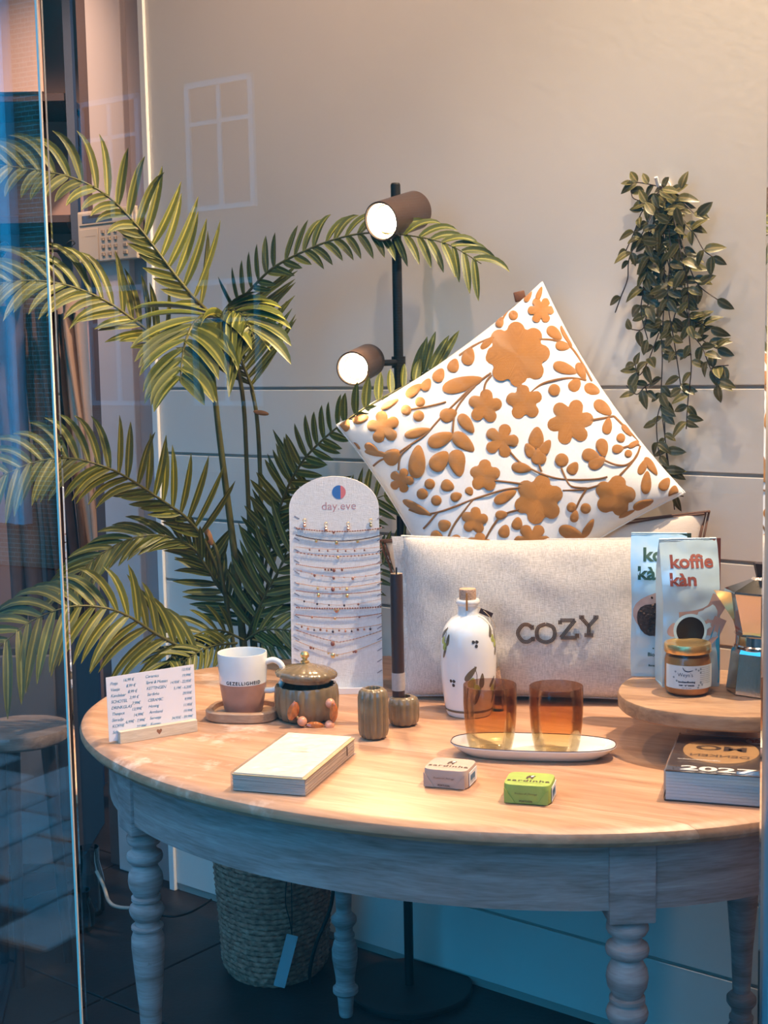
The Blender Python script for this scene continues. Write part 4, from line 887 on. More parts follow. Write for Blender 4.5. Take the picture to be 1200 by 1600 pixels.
# --- round wooden stand with coffee, honey and moka pot
SZ = TH+.085
s0 = Vector((.520, 2.105, 0))
st = thing('cake_stand', 'round acacia wood stand on a thick foot at the right of the table', 'stand', (s0.x, s0.y, TH))
acacia = wood('acacia', (.24, .12, .065), (.40, .23, .13), (.52, .34, .21), 1, (3, 18, 18), .5, rot=(0, 0, .5), bump=.2)
obj('foot', lathe([(0, 0), (.058, 0), (.060, .003), (.050, .030), (.050, .050), (.056, .0615), (0, .0615)], 40), acacia, st, 40)
obj('top', loft([(sup(.155, .150, 60, 2.3), .0610), (sup(.158, .153, 60, 2.3), .064), (sup(.159, .154, 60, 2.3), .080), (sup(.157, .152, 60, 2.3), .0842), (sup(.155, .150, 60, 2.3), .085)]), acacia, st, 40, rotz=-.3)
def bag(label, bl_, br_, ytop, Y, ink_col, side_col, front):
    a, b = P0(*bl_, SZ), P0(*br_, SZ); vx = (b-a).normalized(); an = math.atan2(vx.y, vx.x); w_ = (b-a).length; c_ = (a+b)/2
    h = aty((bl_[0]+br_[0])/2, ytop, c_.y).z-SZ
    th = thing('coffee_bag', label, 'coffee bag', (c_.x, c_.y, SZ), an); dp = .052
    foil = mat('pale_blue_foil', (.56, .74, .84), .28, metal=.25, bump=.8, bs=22)
    def front_y(x, z):        # y of the front face
        v = z/h; u = 2*x/w_; k = (1-u**4)*(1-(2*min(v/.9, 1)-1)**4)
        return -.006*max(0, k)-.0012*noise.noise(Vector((x*45, z*38, w_*99)))*2+dp*.5*max(0, (v-.62)/.38)**1.5*1.0
    n, m_ = 22, 46; V, Fc = [], []
    for i in range(n+1):
        for j in range(m_+1):
            x = w_*(i/n-.5); z = h*j/m_; xe = x*(1+.02*math.sin(z*40)); V.append((xe, front_y(x, z), z))
    k0 = len(V)
    for i in range(n+1):
        for j in range(m_+1):
            x = w_*(i/n-.5); z = h*j/m_; v = z/h; V.append((x*(1+.02*math.sin(z*40)), dp-dp*.5*max(0, (v-.62)/.38)**1.5+.001, z))
    for i in range(n):
        for j in range(m_): a_ = i*(m_+1)+j; Fc += [(a_, a_+m_+1, a_+m_+2, a_+1), (a_+k0, a_+k0+1, a_+k0+m_+2, a_+k0+m_+1)]
    obj('pouch', (V, Fc), foil, th, 60)
    # side gussets and bottom
    for s_, nm in ((-1, 'gusset'), (1, 'gusset')):
        V2, F2 = [], []
        for j in range(m_+1):
            z = h*j/m_; v = z/h; x = s_*w_/2*(1+.02*math.sin(z*40)); y0 = front_y(s_*w_/2, z); y1 = dp-dp*.5*max(0, (v-.62)/.38)**1.5+.001
            V2 += [(x, y0, z), (x-s_*(.002+.012*v), (y0+y1)/2, z), (x, y1, z)]
        for j in range(m_): F2 += [(3*j, 3*j+1, 3*j+4, 3*j+3), (3*j+1, 3*j+2, 3*j+5, 3*j+4)]
        obj(nm, (V2, F2), foil if s_ < 0 else side_col, th, 60)
    obj('bottom', box(-w_/2, w_/2, 0, dp, 0, .002), foil, th, 0)
    obj('top_seal', J(*[X(bbox(-w_/2, w_/2, dp/2-.0016, dp/2+.0016, h-.016+k*.003, h-.014+k*.003, .0004, 1)) for k in range(6)]), foil, th, 15)
    obj('side_band', J(box(w_/2-.0005, w_/2+.007, dp/2-.001, dp/2+.001, h*.64, h), [(0, 0, 0)]and(lambda: ([(w_/2+.0002, front_y(w_/2, 0), 0), (w_/2+.006, dp*.5, 0), (w_/2+.006, dp*.5, h*.66), (w_/2+.0002, front_y(w_/2, h*.64), h*.64)], [(0, 1, 2, 3)]))()), side_col, th, 0)
    def dec(name, vf, m, off=.0009):
        V3 = [(x, front_y(x, z)-off+y, z) for x, y, z in vf[0]]; return obj(name, (V3, vf[1]), m, th, 0)
    front(dec, w_, h); return th
def txt_bold(s, size, b=.0011, **k): return text(s, size, bold=b, **k)
hand_m = mat('hand_print', (.55, .36, .30), .6, var=.12, vs=60)
def front1(dec, w, h):      # hands full of beans
    g_ = mat('dark_green_print', (.02, .075, .06), .5)
    dec('brand_lettering', J(X(txt_bold('koffie', .0290, b=.0009, sx=1.12, spacing=1.0), (.010, 0, h*.815)), X(txt_bold('kàn', .0290, b=.0009, sx=1.12, spacing=1.0), (-.012, 0, h*.690))), g_)
    dec('hand_print', J(el(-.004, h*.47, .075, .062, .9), el(.028, h*.50, .05, .05, 0), el(.012, h*.34, .070, .034, -.35)), hand_m, .0008)
    bean = mat('beans_print', (.060, .030, .020), .6, var=.6, vs=260, bump=.6, bs=260)
    dec('beans_print', J(el(-.006, h*.415, .058, .050, .3), el(.008, h*.45, .045, .044, 0)), bean, .0014)
    bs = [X(ball(.0026, (0, 0, 0), 7, 4), (R_.gauss(-.004, .011), -.0012, h*.425+R_.gauss(0, .012)), (R_.random()*3, R_.random()*3, 0), (1, .45, .7)) for _ in range(60)]
    dec('bean_print', J(*bs), bean, .0006)
    dec('dots', J(*[disc2(-.009+k*.0062, h*.205, .0012, 10) for k in range(4)]), g_)
    dec('small_lettering', J(X(text('Bio Espresso', .0085, bold=.0002), (.004, 0, h*.150)), X(text('Bonen koffie · Café', .0048, bold=.0001), (.002, 0, h*.075)), el(0, h*.122, .007, .005, -.7), el(.004, h*.118, .007, .0045, -.7)), g_)
def front2(dec, w, h):      # coffee cup held in two hands
    g_ = mat('red_brown_print', (.26, .06, .04), .5)
    dec('brand_lettering', J(X(txt_bold('koffie', .0275, b=.0008, sx=1.12, spacing=1.0), (.002, 0, h*.815)), X(txt_bold('kàn', .0275, b=.0008, sx=1.12, spacing=1.0), (-.0130, 0, h*.698))), g_)
    dec('hand_print', J(strip2([(.046, h*.62), (.040, h*.56), (.034, h*.52), (.022, h*.49), (.010, h*.475), (-.005, h*.465), (-.020, h*.46)], .028), strip2([(.046, h*.47), (.036, h*.38), (.014, h*.29)], .022), el(-.030, h*.40, .022, .016, 1.4)), hand_m, .0008)
    dec('cup_print', J(el(-.003, h*.395, .053, .053, 0, 36), strip2([(.018, h*.41), (.029, h*.43)], .008)), mat('cup_blue_print', (.62, .86, .92), .5), .0011)
    dec('coffee_print', el(-.003, h*.393, .044, .044, 0, 36), mat('coffee_print_dark', (.018, .014, .012), .3), .0014)
    dec('lower_panel_print', poly2([(.018, .006), (w/2-.001, .006), (w/2-.001, h*.50), (.030, h*.36)]), mat('bright_blue_print', (.05, .45, .70), .4), .0007)
bag('white coffee bag with dark green lettering and hands full of beans', (986, 1056), (1073, 1058), 836, 2.2, None, mat('dark_green_side', (.025, .05, .03), .4), front1)
bag('coffee bag with red-brown lettering and a cup of coffee, in front of the green one', (1035, 1074), (1124, 1072), 845, 2.13, None, mat('red_side', (.26, .07, .05), .4), front2)
# honey jar
jp = P0(1074, 1082, SZ)
jar = thing('honey_jar', 'small jar of brown honey with a gold lid and a pale blue label', 'jar', (jp.x, jp.y, SZ))
honey = mat('honey', (.60, .27, .08), .2, coat=.3, var=.1, vs=60)
obj('honey', lathe([(0, .001), (.028, .001), (.0335, .006), (.0348, .018), (.0348, .052), (.0325, .060), (0, .060)], 48), honey, jar, 50)
obj('glass', lathe([(0, 0), (.029, 0), (.0345, .005), (.0358, .018), (.0358, .054), (.0335, .062), (.0325, .066), (.0325, .068)], 48, cap=False), clearg, jar, 50)
obj('lid', lathe([(.0320, .0655), (.0352, .0655), (.0360, .067), (.0360, .0765), (.0345, .0795), (.0310, .0795), (.029, .0780), (0, .0780)], 64), gold, jar, 40)
lab_m = mat('blue_label', (.62, .72, .80), .5); ljm = mat('label_ink', (.03, .06, .12), .6)
lm = cylmap(([(x, 0, z) for z in (.0135, .0495) for x in [(-.046+.092*i/24) for i in range(25)]], [(i, i+1, i+26, i+25) for i in range(24)]), .0358, .0006)
obj('label', lm, lab_m, jar, 60)
cm_ = lambda vf: cylmap(vf, .0358, .0011)
obj('lettering', J(cm_(X(text("Weyn's", .0080, sx=.95), (-.011, 0, .0330))), cm_(X(text('koolzaadhoning', .0040, bold=.0002), (-.009, 0, .0235))), cm_(X(text('met · crèmeuze', .0036, bold=.0002), (-.009, 0, .0185))), cm_(X(text('puur en rauw', .0026), (-.009, 0, .0150))), *[cm_(X(text('ingrediënten: honing 100%', .0020), (.022, 0, .0460-k*.0030))) for k in range(9)], cm_(strip2(smoothp([(-.015, .0475), (-.012, .0425), (-.006, .0410), (.001, .0430)], 4), .0016, taper=True))), ljm, jar, 0)
hexs = [cm_(X(([(.0017*math.cos(PI/3*k+.5), 0, .0017*math.sin(PI/3*k+.5)) for k in range(6)], [tuple(range(6))]), p)) for p in [(.005, 0, .0445), (.009, 0, .0425), (.0125, 0, .0445), (.0125, 0, .0390), (.0125, 0, .0235), (.0095, 0, .0195), (.0150, 0, .0200), (.0085, 0, .0160), (-.026, 0, .040), (-.029, 0, .031), (-.024, 0, .026)]]
obj('hexagon_print', J(*hexs), mat('label_grey', (.25, .33, .40), .6), jar, 0)
# moka pot
mkp = P0(1188, 1080, SZ)
mk = thing('moka_pot', 'faceted aluminium stovetop coffee maker with a dark knob', 'coffee maker', (mkp.x, mkp.y, SZ), PI/8+.12)
alu = mat('polished_aluminium', (.66, .63, .60), .13, metal=1, bump=.03, bs=300)
oc = 8
obj('boiler', lathe([(0, 0), (.050, 0), (.052, .002), (.0445, .064), (.0415, .070), (0, .070)], oc), alu, mk, 5)
obj('waist', lathe([(0, .070), (.041, .070), (.041, .074), (.039, .076), (.0385, .090), (.041, .092), (0, .092)], 48), alu, mk, 40)
obj('collector', lathe([(0, .092), (.038, .092), (.0385, .098), (.0535, .156), (.0545, .158), (0, .158)], oc), alu, mk, 5)
lid_ = obj('lid', lathe([(0, .158), (.0555, .158), (.0555, .161), (.016, .176), (.012, .180), (0, .180)], oc), alu, mk, 5)
obj('knob', lathe([(0, .180), (.008, .180), (.0125, .199), (.0125, .201), (0, .202)], 8), mat('dark_bakelite', (.030, .014, .012), .3), lid_, 20)
sa = PI+0.0-(PI/8+.12)-.15; dx, dy = math.cos(sa), math.sin(sa); px2, py2 = -dy, dx
tipv = (dx*.072, dy*.072, .159)
sp_ = [(dx*.047+px2*.018, dy*.047+py2*.018, .158), (dx*.047-px2*.018, dy*.047-py2*.018, .158), tipv, (dx*.038, dy*.038, .105)]
obj('spout', (sp_, [(0, 1, 2), (0, 2, 3), (1, 3, 2), (0, 3, 1)]), alu, mk, 0)
hb = [(-dx*.052, -dy*.052, .150), (-dx*.085, -dy*.085, .152), (-dx*.092, -dy*.092, .135), (-dx*.085, -dy*.085, .075)]
obj('handle', tube(smoothp(hb, 5), .007, 8), mat('dark_bakelite', (.03, .014, .012), .3), mk, 60)

# ================================================================== UNDER THE TABLE
bc = atz(421, 1547, 0); bkt = (bc.x+.004, bc.y+.118)
basket = thing('woven_basket', 'tall round braided jute basket under the table holding the palm', 'basket', (*bkt, 0))
def jute_mat():
    m, nt, b = nodes('jute'); mp = coords(nt, 'Object', (70, 70, 110)); n = N(nt, 'ShaderNodeTexNoise'); n.inputs['Scale'].default_value = 1; n.inputs['Detail'].default_value = 4; L(nt, mp, 0, n, 'Vector')
    r = ramp(nt, [(.3, (.20, .085, .055)), (.55, (.44, .20, .13)), (.75, (.62, .34, .24))]); L(nt, n, 0, r, 0); L(nt, r, 0, b, 'Base Color'); b.inputs['Roughness'].default_value = .9
    bp = N(nt, 'ShaderNodeBump'); bp.inputs['Strength'].default_value = .5; bp.inputs['Distance'].default_value = .002; L(nt, n, 0, bp, 'Height'); L(nt, bp, 0, b, 'Normal'); return m
jute = jute_mat(); NR = 22; BH = .268
def braid(k, rr, z, n=150, h=.0068):
    V, Fc = [], []; ph = k*.9
    for i in range(n):
        a = 2*PI*i/n; c, s = math.cos(a), math.sin(a); sq = 1+.03*math.cos(4*a)+.012*math.sin(3*a+k*.2)
        tw = math.sin(a*34+ph)
        for q in range(6):
            b_ = 2*PI*q/6; ro = rr*sq+.0045*math.cos(b_)*(1+.45*math.sin(a*34+ph+q*.9)); zz = z+h*math.sin(b_)+.0016*tw*math.cos(b_)
            V.append((ro*c, ro*s, zz))
    for i in range(n):
        j = (i+1) % n
        for q in range(6): q2 = (q+1) % 6; Fc.append((i*6+q, i*6+q2, j*6+q2, j*6+q))
    return V, Fc
for k in range(NR):
    z = .007+k*BH/NR; rr = .112+.012*(z/BH)-.014*max(0, 1-z/.03)**2
    obj('braid', braid(k, rr, z), jute, basket, 60)
obj('base', lathe([(0, 0), (.104, 0), (.104, .004), (0, .004)], 40), jute, basket)
obj('soil', lathe([(0, .20), (.104, .20), (.104, .206), (0, .215)], 40), mat('dark_soil', (.03, .02, .015), .9, bump=.8, bs=80), basket)
ta_, tb2 = aty(457, 1461, bkt[1]-.130), aty(436, 1542, bkt[1]-.150); o0 = Vector((*bkt, 0))
tx_ = (ta_-tb2).normalized(); TM = frame(None, tx_.cross(Vector((0, 1, 0))).normalized(), tx_)
lt = mat('blue_grey_tag', (.30, .42, .46), .6)
tgl = (ta_-tb2).length
tg = obj('hang_tag', X(box(-.0125, .0125, -.0004, .0004, -tgl, 0), ta_-o0, TM), lt, basket, 0)
obj('tag_print', X(J(ring2(.002, -.048, .0075, .0085, 20, -.0006), X(text('R', .010), (.002, -.0006, -.0515)), X(text('CRAFTED', .0026), (.002, -.0006, -.0635))), ta_-o0, TM), mat('tag_ink', (.02, .06, .08), .6), tg, 0)
obj('tag_sticker', X(box(-.009, .009, -.0007, -.0005, -tgl+.010, -tgl+.030), ta_-o0, TM), mat('white_label', (.78, .80, .84), .5), tg, 0)
obj('sticker_barcode', X(J(*[box(-.007+i*.0022, -.007+i*.0022+.0010, -.0009, -.0008, -tgl+.013, -tgl+.020) for i in range(6)]), ta_-o0, TM), mat('tag_ink', (.02, .06, .08), .6), tg, 0)
q1, q2, q3, q4 = [aty(x, y, bkt[1]-.128)-o0 for x, y in ((448, 1372), (446, 1410), (453, 1440), (457, 1466))]
obj('tag_string', tube(smoothp([q1, q2, q3, q4], 5), .0012, 5), black_metal, basket)
q1, q2, q3 = [aty(x, y, bkt[1]-.128)-o0 for x, y in ((455, 1372), (456, 1415), (456, 1466))]
obj('tag_string', tube(smoothp([q1, q2, q3], 5), .0010, 5), black_metal, basket)
# cables on the floor
def cable(name, label, pts, r, m):
    P = [aty(x, y, Y) for x, y, Y in pts]; P = [Vector((p.x, p.y, max(p.z, r))) for p in P]
    b_ = P[0].copy(); o = obj(name, tube(smoothp([tuple(p-b_) for p in P], 6), r, 8), m, loc=b_, smooth=60); tag(o, label, 'cable')
cable('lamp_cable', 'black cable drooping down beside the back table leg', [(522, 1375, 2.79), (516, 1420, 2.79), (494, 1475, 2.78), (484, 1518, 2.78), (486, 1535, 2.80)], .004, black_metal)
cable('power_cable', 'beige cable curling on the dark floor behind the left table leg', [(151, 1362, 3.25), (162, 1385, 3.2), (170, 1408, 3.15), (184, 1417, 3.13), (215, 1419, 3.12), (245, 1416, 3.15)], .0045, mat('beige_cable', (.42, .36, .30), .5))
cable('thin_cable', 'thin black cable lying along the foot of the grooved wall', [(240, 1428, 3.12), (270, 1432, 3.08), (300, 1424, 3.12), (330, 1406, 3.2)], .003, black_metal)

# ================================================================== PALM
palm = thing('palm_plant', 'tall feathery palm with arching fronds rising from the jute basket', 'plant', (*bkt, .206))
po = Vector((*bkt, .206))
palm_leaf = leaf_mat('palm_leaf', (.048, .062, .004), (.10, .105, .006), (.22, .20, .03), .5, .35)
palm_stem = mat('palm_stem', (.085, .080, .022), .45, var=.3, vs=25)
node_m = mat('dry_sheath', (.28, .13, .05), .7, var=.2, vs=60)
def leaflet(base, d, nrm, ln, wd, droop, curl, tdir, seg=7):
    """tapering folded blade; d start direction, nrm face normal, curl bends towards tdir, droop bends down"""
    V, Fc, uv = [], [], []; p = Vector(base); dirv = d.normalized(); st = ln/seg
    for k in range(seg+1):
        f = k/seg; side = dirv.cross(nrm).normalized(); up_ = side.cross(dirv).normalized()
        w_ = wd*(min(1, .45+f*2.6) if f < .3 else (1-((f-.3)/.7)**3.0))*.5+.0004
        V += [tuple(p-side*w_+up_*w_*.35), tuple(p-up_*w_*.15), tuple(p+side*w_+up_*w_*.35)]; uv += [(0, f), (.5, f), (1, f)]
        p = p+dirv*st; dirv = (dirv+tdir*curl/seg+Vector((0, 0, -1))*droop*(.4+f)/seg).normalized()
    for k in range(seg):
        a = 3*k; Fc += [(a, a+1, a+4, a+3), (a+1, a+2, a+5, a+4)]
    return V, Fc, uv
NLEAF = [0]
def frond(pts, Y0, Y1, n, lenL, lenR, aL=60, aR=60, droop=.6, curl=.5, wd=.016, t0=.25, t1=.99, stem_r=.0042, facing=(0, -1, .25), stuff=False, root=None, wig=.10, fold=0):
    k = len(pts); P = [aty(x, y, (Y0+(Y1-Y0)*i/(k-1)) if not isinstance(Y0, list) else Y0[i]) for i, (x, y) in enumerate(pts)]
    P = [Vector(p) for p in smoothp([tuple(p) for p in P], 8)]; m = len(P)
    cum = [0]
    for i in range(1, m): cum.append(cum[-1]+(P[i]-P[i-1]).length)
    Lt = cum[-1]
    fr = thing('frond', '', ''); del fr['label']; del fr['category']; fr.parent = palm
    def at_(f):
        s = f*Lt
        for i in range(1, m):
            if cum[i] >= s: u = (s-cum[i-1])/(cum[i]-cum[i-1]+1e-9); return P[i-1].lerp(P[i], u), (P[i]-P[i-1]).normalized()
        return P[-1], (P[-1]-P[-2]).normalized()
    obj('rachis', tube([p-po for p in P], [stem_r*(1-.75*cum[i]/Lt) for i in range(m)], 7), palm_stem, fr, 60)
    Fn = Vector(facing).normalized(); acc = []
    lf = lambda L_, f: L_(f) if callable(L_) else L_
    for i in range(n):
        f = t0+(t1-t0)*(i+.5)/n
        for s, LL, ang in ((-1, lenL, aL), (1, lenR, aR)):
            if LL is None: continue
            p, T = at_(min(1, f+R_.uniform(-.006, .006))); Nn = (Fn-T*Fn.dot(T)).normalized(); B = T.cross(Nn)*s
            a = math.radians((ang(f) if callable(ang) else ang)+R_.uniform(-5, 5)); d = T*math.cos(a)+B*math.sin(a)+Nn*(R_.uniform(-wig, wig)+fold)
            ln = lf(LL, f)*R_.uniform(.92, 1.06)*1.3
            if ln < .012: continue
            v, fc, uv = leaflet(p-po, d, (Nn+Vector((R_.uniform(-.3, .3), 0, R_.uniform(-.3, .3)))), ln, wd*.98*min(1, .35+ln/.09), droop(f) if callable(droop) else droop, curl, T)
            if stuff or NLEAF[0] >= 298: acc.append((v, fc, uv))
            else: obj('leaflet', (v, fc), palm_leaf, fr, 60, uv); NLEAF[0] += 1
    if acc:
        V, Fc, UV = [], [], []
        for v, fc, uv in acc:
            o = len(V); V += v; UV += uv; Fc += [tuple(i+o for i in q) for q in fc]
        obj('leaflets', (V, Fc), palm_leaf, fr, 60, UV, kind='stuff')
    return fr
def stemtube(pts, Ys, r0, r1):
    P = [aty(x, y, Y) for (x, y), Y in zip(pts, Ys)]; root = Vector((po.x+R_.uniform(-.03, .03), po.y+R_.uniform(-.03, .03), .20)); P = [root]+P
    S = smoothp([tuple(p-po) for p in P], 6); n = len(S); obj('stem', tube(S, [r0+(r1-r0)*i/(n-1) for i in range(n)], 9), palm_stem, palm, 60)
bell = lambda a, lo=.35, pk=.35: (lambda f: a*(lo+(1-lo)*(1-abs((f-pk)/(1-pk) if f > pk else (pk-f)/pk)**1.8)))
# visible stems
stemtube([(378, 985), (368, 880), (350, 740), (338, 640), (332, 560), (345, 492)], [2.98, 2.96, 2.93, 2.9, 2.86, 2.82], .0095, .0045)
stemtube([(408, 975), (409, 860), (406, 730), (401, 650), (393, 608)], [3.02, 3.02, 3.02, 3.01, 3.0], .0060, .0042)
stemtube([(392, 980), (391, 870), (386, 740), (378, 610), (352, 520), (318, 480)], [3.02, 3.02, 3.0, 2.96, 2.9, 2.86], .0060, .004)
stemtube([(360, 980), (350, 920), (338, 860), (322, 832)], [2.96, 2.94, 2.92, 2.92], .0055, .004)
stemtube([(398, 1000), (410, 950), (432, 860)], [3.02, 3.02, 3.02], .006, .004)
obj('dry_sheath', X(ball(.011, (0, 0, 0), 10, 6, (1.6, .5, .5)), aty(408, 645, 3.0)-po, (0, .2, 0)), node_m, palm)
obj('dry_sheath', X(ball(.011, (0, 0, 0), 10, 6, (.7, .4, 1.9)), aty(326, 838, 2.90)-po, (0, -.3, 0)), node_m, palm)
# big fronds, nearest ones first
frond([(345, 492), (325, 490), (305, 503), (291, 530), (284, 565), (282, 598)], 2.78, 2.52, 11, lambda f: .165*(1-.60*f)+.01, lambda f: .125*(1-.50*f)+.01, lambda f: 72-34*f, lambda f: 65-30*f, .7, .55, .027, .02, .98, .0045, (-.15, -1, .75))
frond([(345, 500), (352, 486), (368, 486), (385, 500), (398, 530)], 2.78, 2.62, 7, .085, .13, 50, 40, 1.2, .6, .024, .05, .9, .003, (.2, -1, .6))
frond([(318, 480), (300, 462), (270, 425), (240, 385), (212, 350), (170, 308), (120, 280), (60, 266), (0, 258)], 2.86, 2.60, 19, lambda f: .060*(1-.35*f) if f < .6 else .055, lambda f: .125*(1-.5*f) if f < .55 else .085, lambda f: 30+15*f, lambda f: 68-15*f, lambda f: .05 if f < .42 else 2.0, .25, .017, .0, .99, .0040, (0, -1, .3))
frond([(262, 545), (235, 520), (205, 497), (165, 470), (110, 447), (50, 438), (-20, 445)], 2.90, 2.62, 16, .085, .10, 30, 48, lambda f: .7 if f < .4 else 1.8, .3, .016, .0, .99, .0038, (0, -1, .35))
frond([(382, 560), (368, 500), (372, 476), (392, 452), (425, 420), (468, 396), (520, 375), (575, 364), (640, 368), (700, 382), (752, 412)], 3.02, 2.66, 27, lambda f: .058 if f < .6 else .060, lambda f: .03+.035*f, lambda f: 75-30*f, lambda f: 45, lambda f: .1 if f < .45 else 1.6, .2, .015, .08, .99, .0038, (0, -1, .4))
frond([(395, 608), (386, 585), (374, 548), (367, 510), (366, 478)], 3.0, 2.96, 11, None, .135, 50, lambda f: 62-8*f, .25, .25, .014, .02, .98, .0035, (0, -1, .2))
frond([(395, 612), (385, 585), (372, 560), (356, 540)], 3.0, 2.92, 6, .10, None, 40, 50, .3, .5, .014, .1, .98, .003, (0, -1, .2))
frond([(345, 905), (322, 850), (292, 810), (250, 780), (205, 750), (165, 730), (110, 716), (55, 722), (0, 745)], 2.94, 2.60, 21, lambda f: .060 if f < .5 else .085, lambda f: .120*(1-.4*f), lambda f: 30+15*f, lambda f: 64, lambda f: .1 if f < .5 else 1.8, .2, .016, .18, .99, .0042, (0, -1, .3))
frond([(352, 930), (325, 890), (300, 855), (262, 838), (220, 838), (175, 855), (135, 885), (105, 925)], 2.96, 2.70, 18, .070, .075, 30, 28, lambda f: .9, .3, .014, .10, .99, .0036, (0, -1, .3))
frond([(330, 1030), (285, 1012), (240, 988), (205, 965), (165, 950), (110, 948), (50, 970), (0, 1010)], 2.80, 2.56, 18, .11, .09, 55, 50, lambda f: 1.5+f*.6, .2, .018, .05, .99, .0040, (0, -1, .5))
frond([(400, 960), (418, 870), (440, 785), (470, 725), (510, 682), (555, 648), (600, 620), (645, 598), (690, 590)], [3.02, 2.98, 2.92, 2.84, 2.74, 2.66, 2.66, 2.70, 2.72], None, 24, lambda f: .082-.045*f, lambda f: .07*(1-f)+.02, lambda f: 58, lambda f: 45, .25, .25, .018, .15, .99, .0042, (0, -1, .2))
frond([(640, 596), (650, 590), (668, 580), (690, 572)], 2.72, 2.72, 5, .065, .03, 45, 30, .1, .1, .016, 0, .95, .002, (0, -1, .2))
# lower cluster behind the display board and pot
for args in [([(393, 990), (420, 930), (448, 860), (470, 800), (490, 750)], 3.0, 2.94, 10, .12, .08, 55, 50, .2, .3, .018, .1, .98, .0036),
             ([(385, 1000), (400, 960), (430, 900), (462, 850)], 2.98, 2.90, 8, .10, .07, 60, 50, .3, .3, .018, .1, .98, .0036),
             ([(380, 1000), (345, 985), (310, 990), (275, 1015), (262, 1040)], 2.92, 2.72, 10, .055, .065, 40, 45, .6, .3, .013, .1, .98, .003),
             ([(385, 1000), (410, 985), (450, 985), (485, 1000)], 2.92, 2.84, 8, .06, .055, 40, 45, .6, .3, .013, .1, .98, .003),
             ([(385, 995), (370, 960), (350, 930), (330, 900), (322, 860)], 3.0, 3.0, 9, .07, .07, 50, 50, .3, .3, .016, .1, .98, .003),
             ([(400, 990), (460, 920), (530, 830), (590, 778), (650, 770)], 3.0, 2.80, 13, .075, .06, 50, 50, .5, .3, .014, .35, .98, .0036),
             ([(400, 990), (480, 950), (570, 900), (640, 850)], 2.98, 2.84, 11, .06, .06, 50, 50, .4, .3, .013, .3, .98, .003),
             ([(395, 1000), (440, 1010), (490, 1005)], 2.90, 2.84, 7, .05, .05, 45, 45, .5, .3, .012, .1, .98, .003),
             ([(370, 1005), (330, 1010), (290, 1030)], 2.88, 2.74, 8, .05, .05, 45, 45, .6, .3, .012, .1, .98, .003)]:
    frond(*args, (0, -1, .4), stuff=True)

# ================================================================== HANGING VINE
vr = atw(1040, 292); vine = thing('trailing_vine', 'artificial trailing vine with small oval leaves hung from a hook on the wall', 'plant', vr)
hk = obj('wall_hook', J(X(lathe([(0, 0), (.011, 0), (.011, .003), (0, .003)], 20), (0, 0, 0), frame(None, WU, Vector((0, 0, 1)))@Matrix.Rotation(PI/2, 3, 'X')), tube([(0, 0, 0), tuple(WN*.03), tuple(WN*.038+Vector((0, 0, .014)))], .0035, 8)), white_gloss)
tag(hk, 'small white hook on the wall carrying the trailing vine', 'hook'); hk.location = vr
vleaf = leaf_mat('vine_leaf', (.066, .062, .016), (.14, .12, .035), (.18, .14, .06), .4, .35); vstem = mat('vine_stem', (.035, .020, .018), .6)
def vleaf_mesh(ln, wd, bend):
    V, Fc, uv = [], [], []; seg = 6
    for k in range(seg+1):
        f = k/seg; w_ = wd/2*(math.sin(PI*min(1, f**.8))**.8 if 0 < f < 1 else 0)+.0002; z = -bend*f*f*ln
        V += [(-w_, f*ln, z+w_*.3), (0, f*ln, z), (w_, f*ln, z+w_*.3)]; uv += [(0, f), (.5, f), (1, f)]
    for k in range(seg): a = 3*k; Fc += [(a, a+1, a+4, a+3), (a+1, a+2, a+5, a+4)]
    o = obj('leaf', (V, Fc), vleaf, None, 60, uv); me = o.data; bpy.data.objects.remove(o); return me
VM = [vleaf_mesh(.034, .0170, b_) for b_ in (.1, .3, .55)]+[vleaf_mesh(.028, .0145, .3)]
v6 = lambda x, y: (900+x/2.857, 240+y/2.857)
strands = [[(380, 150), (350, 300), (345, 500), (370, 700), (385, 900), (380, 1100), (395, 1250), (415, 1400), (440, 1590)],
           [(400, 150), (440, 300), (470, 450), (500, 600), (505, 800), (515, 950), (500, 1100), (492, 1230)],
           [(420, 170), (480, 300), (530, 360), (570, 430), (610, 460)], [(400, 200), (480, 420), (520, 540), (560, 600), (630, 650)],
           [(390, 200), (480, 560), (500, 720), (560, 760), (600, 780)], [(500, 720), (530, 800), (590, 850), (630, 870)], [(505, 800), (560, 860), (600, 960), (640, 1040)], [(600, 960), (630, 950), (680, 945)],
           [(380, 160), (300, 250), (260, 350), (220, 440)], [(370, 200), (310, 330), (240, 460), (230, 560), (200, 640), (175, 710)], [(365, 250), (320, 400), (310, 560), (290, 700), (320, 830)],
           [(350, 500), (320, 680), (300, 780), (250, 785)], [(370, 800), (320, 930), (280, 990), (260, 920)], [(380, 1000), (310, 1040), (270, 1075), (225, 1035)], [(310, 1040), (320, 1080)],
           [(385, 150), (420, 400), (410, 650), (440, 850), (470, 1050)], [(385, 150), (260, 130), (250, 190), (280, 210)], [(400, 160), (480, 220), (540, 280)], [(395, 1150), (400, 1300), (425, 1500), (480, 1530)], [(385, 1100), (360, 1200), (370, 1330), (400, 1420)],
           [(385, 160), (390, 350), (395, 600), (385, 800)], [(300, 180), (330, 420), (300, 600)], [(420, 180), (400, 420), (450, 640), (430, 760)]]
nl = 0
def addleaf(p, dirv, nrm, s):
    global nl
    if nl >= 296: return
    y = dirv.normalized(); z = (nrm-y*nrm.dot(y)).normalized(); x = y.cross(z); M = Matrix((x, y, z)).transposed().to_4x4()
    share(R_.choice(VM), 'leaf', vine, Matrix.Translation(p)@M@Matrix.Scale(s, 4)); nl += 1
todo = []
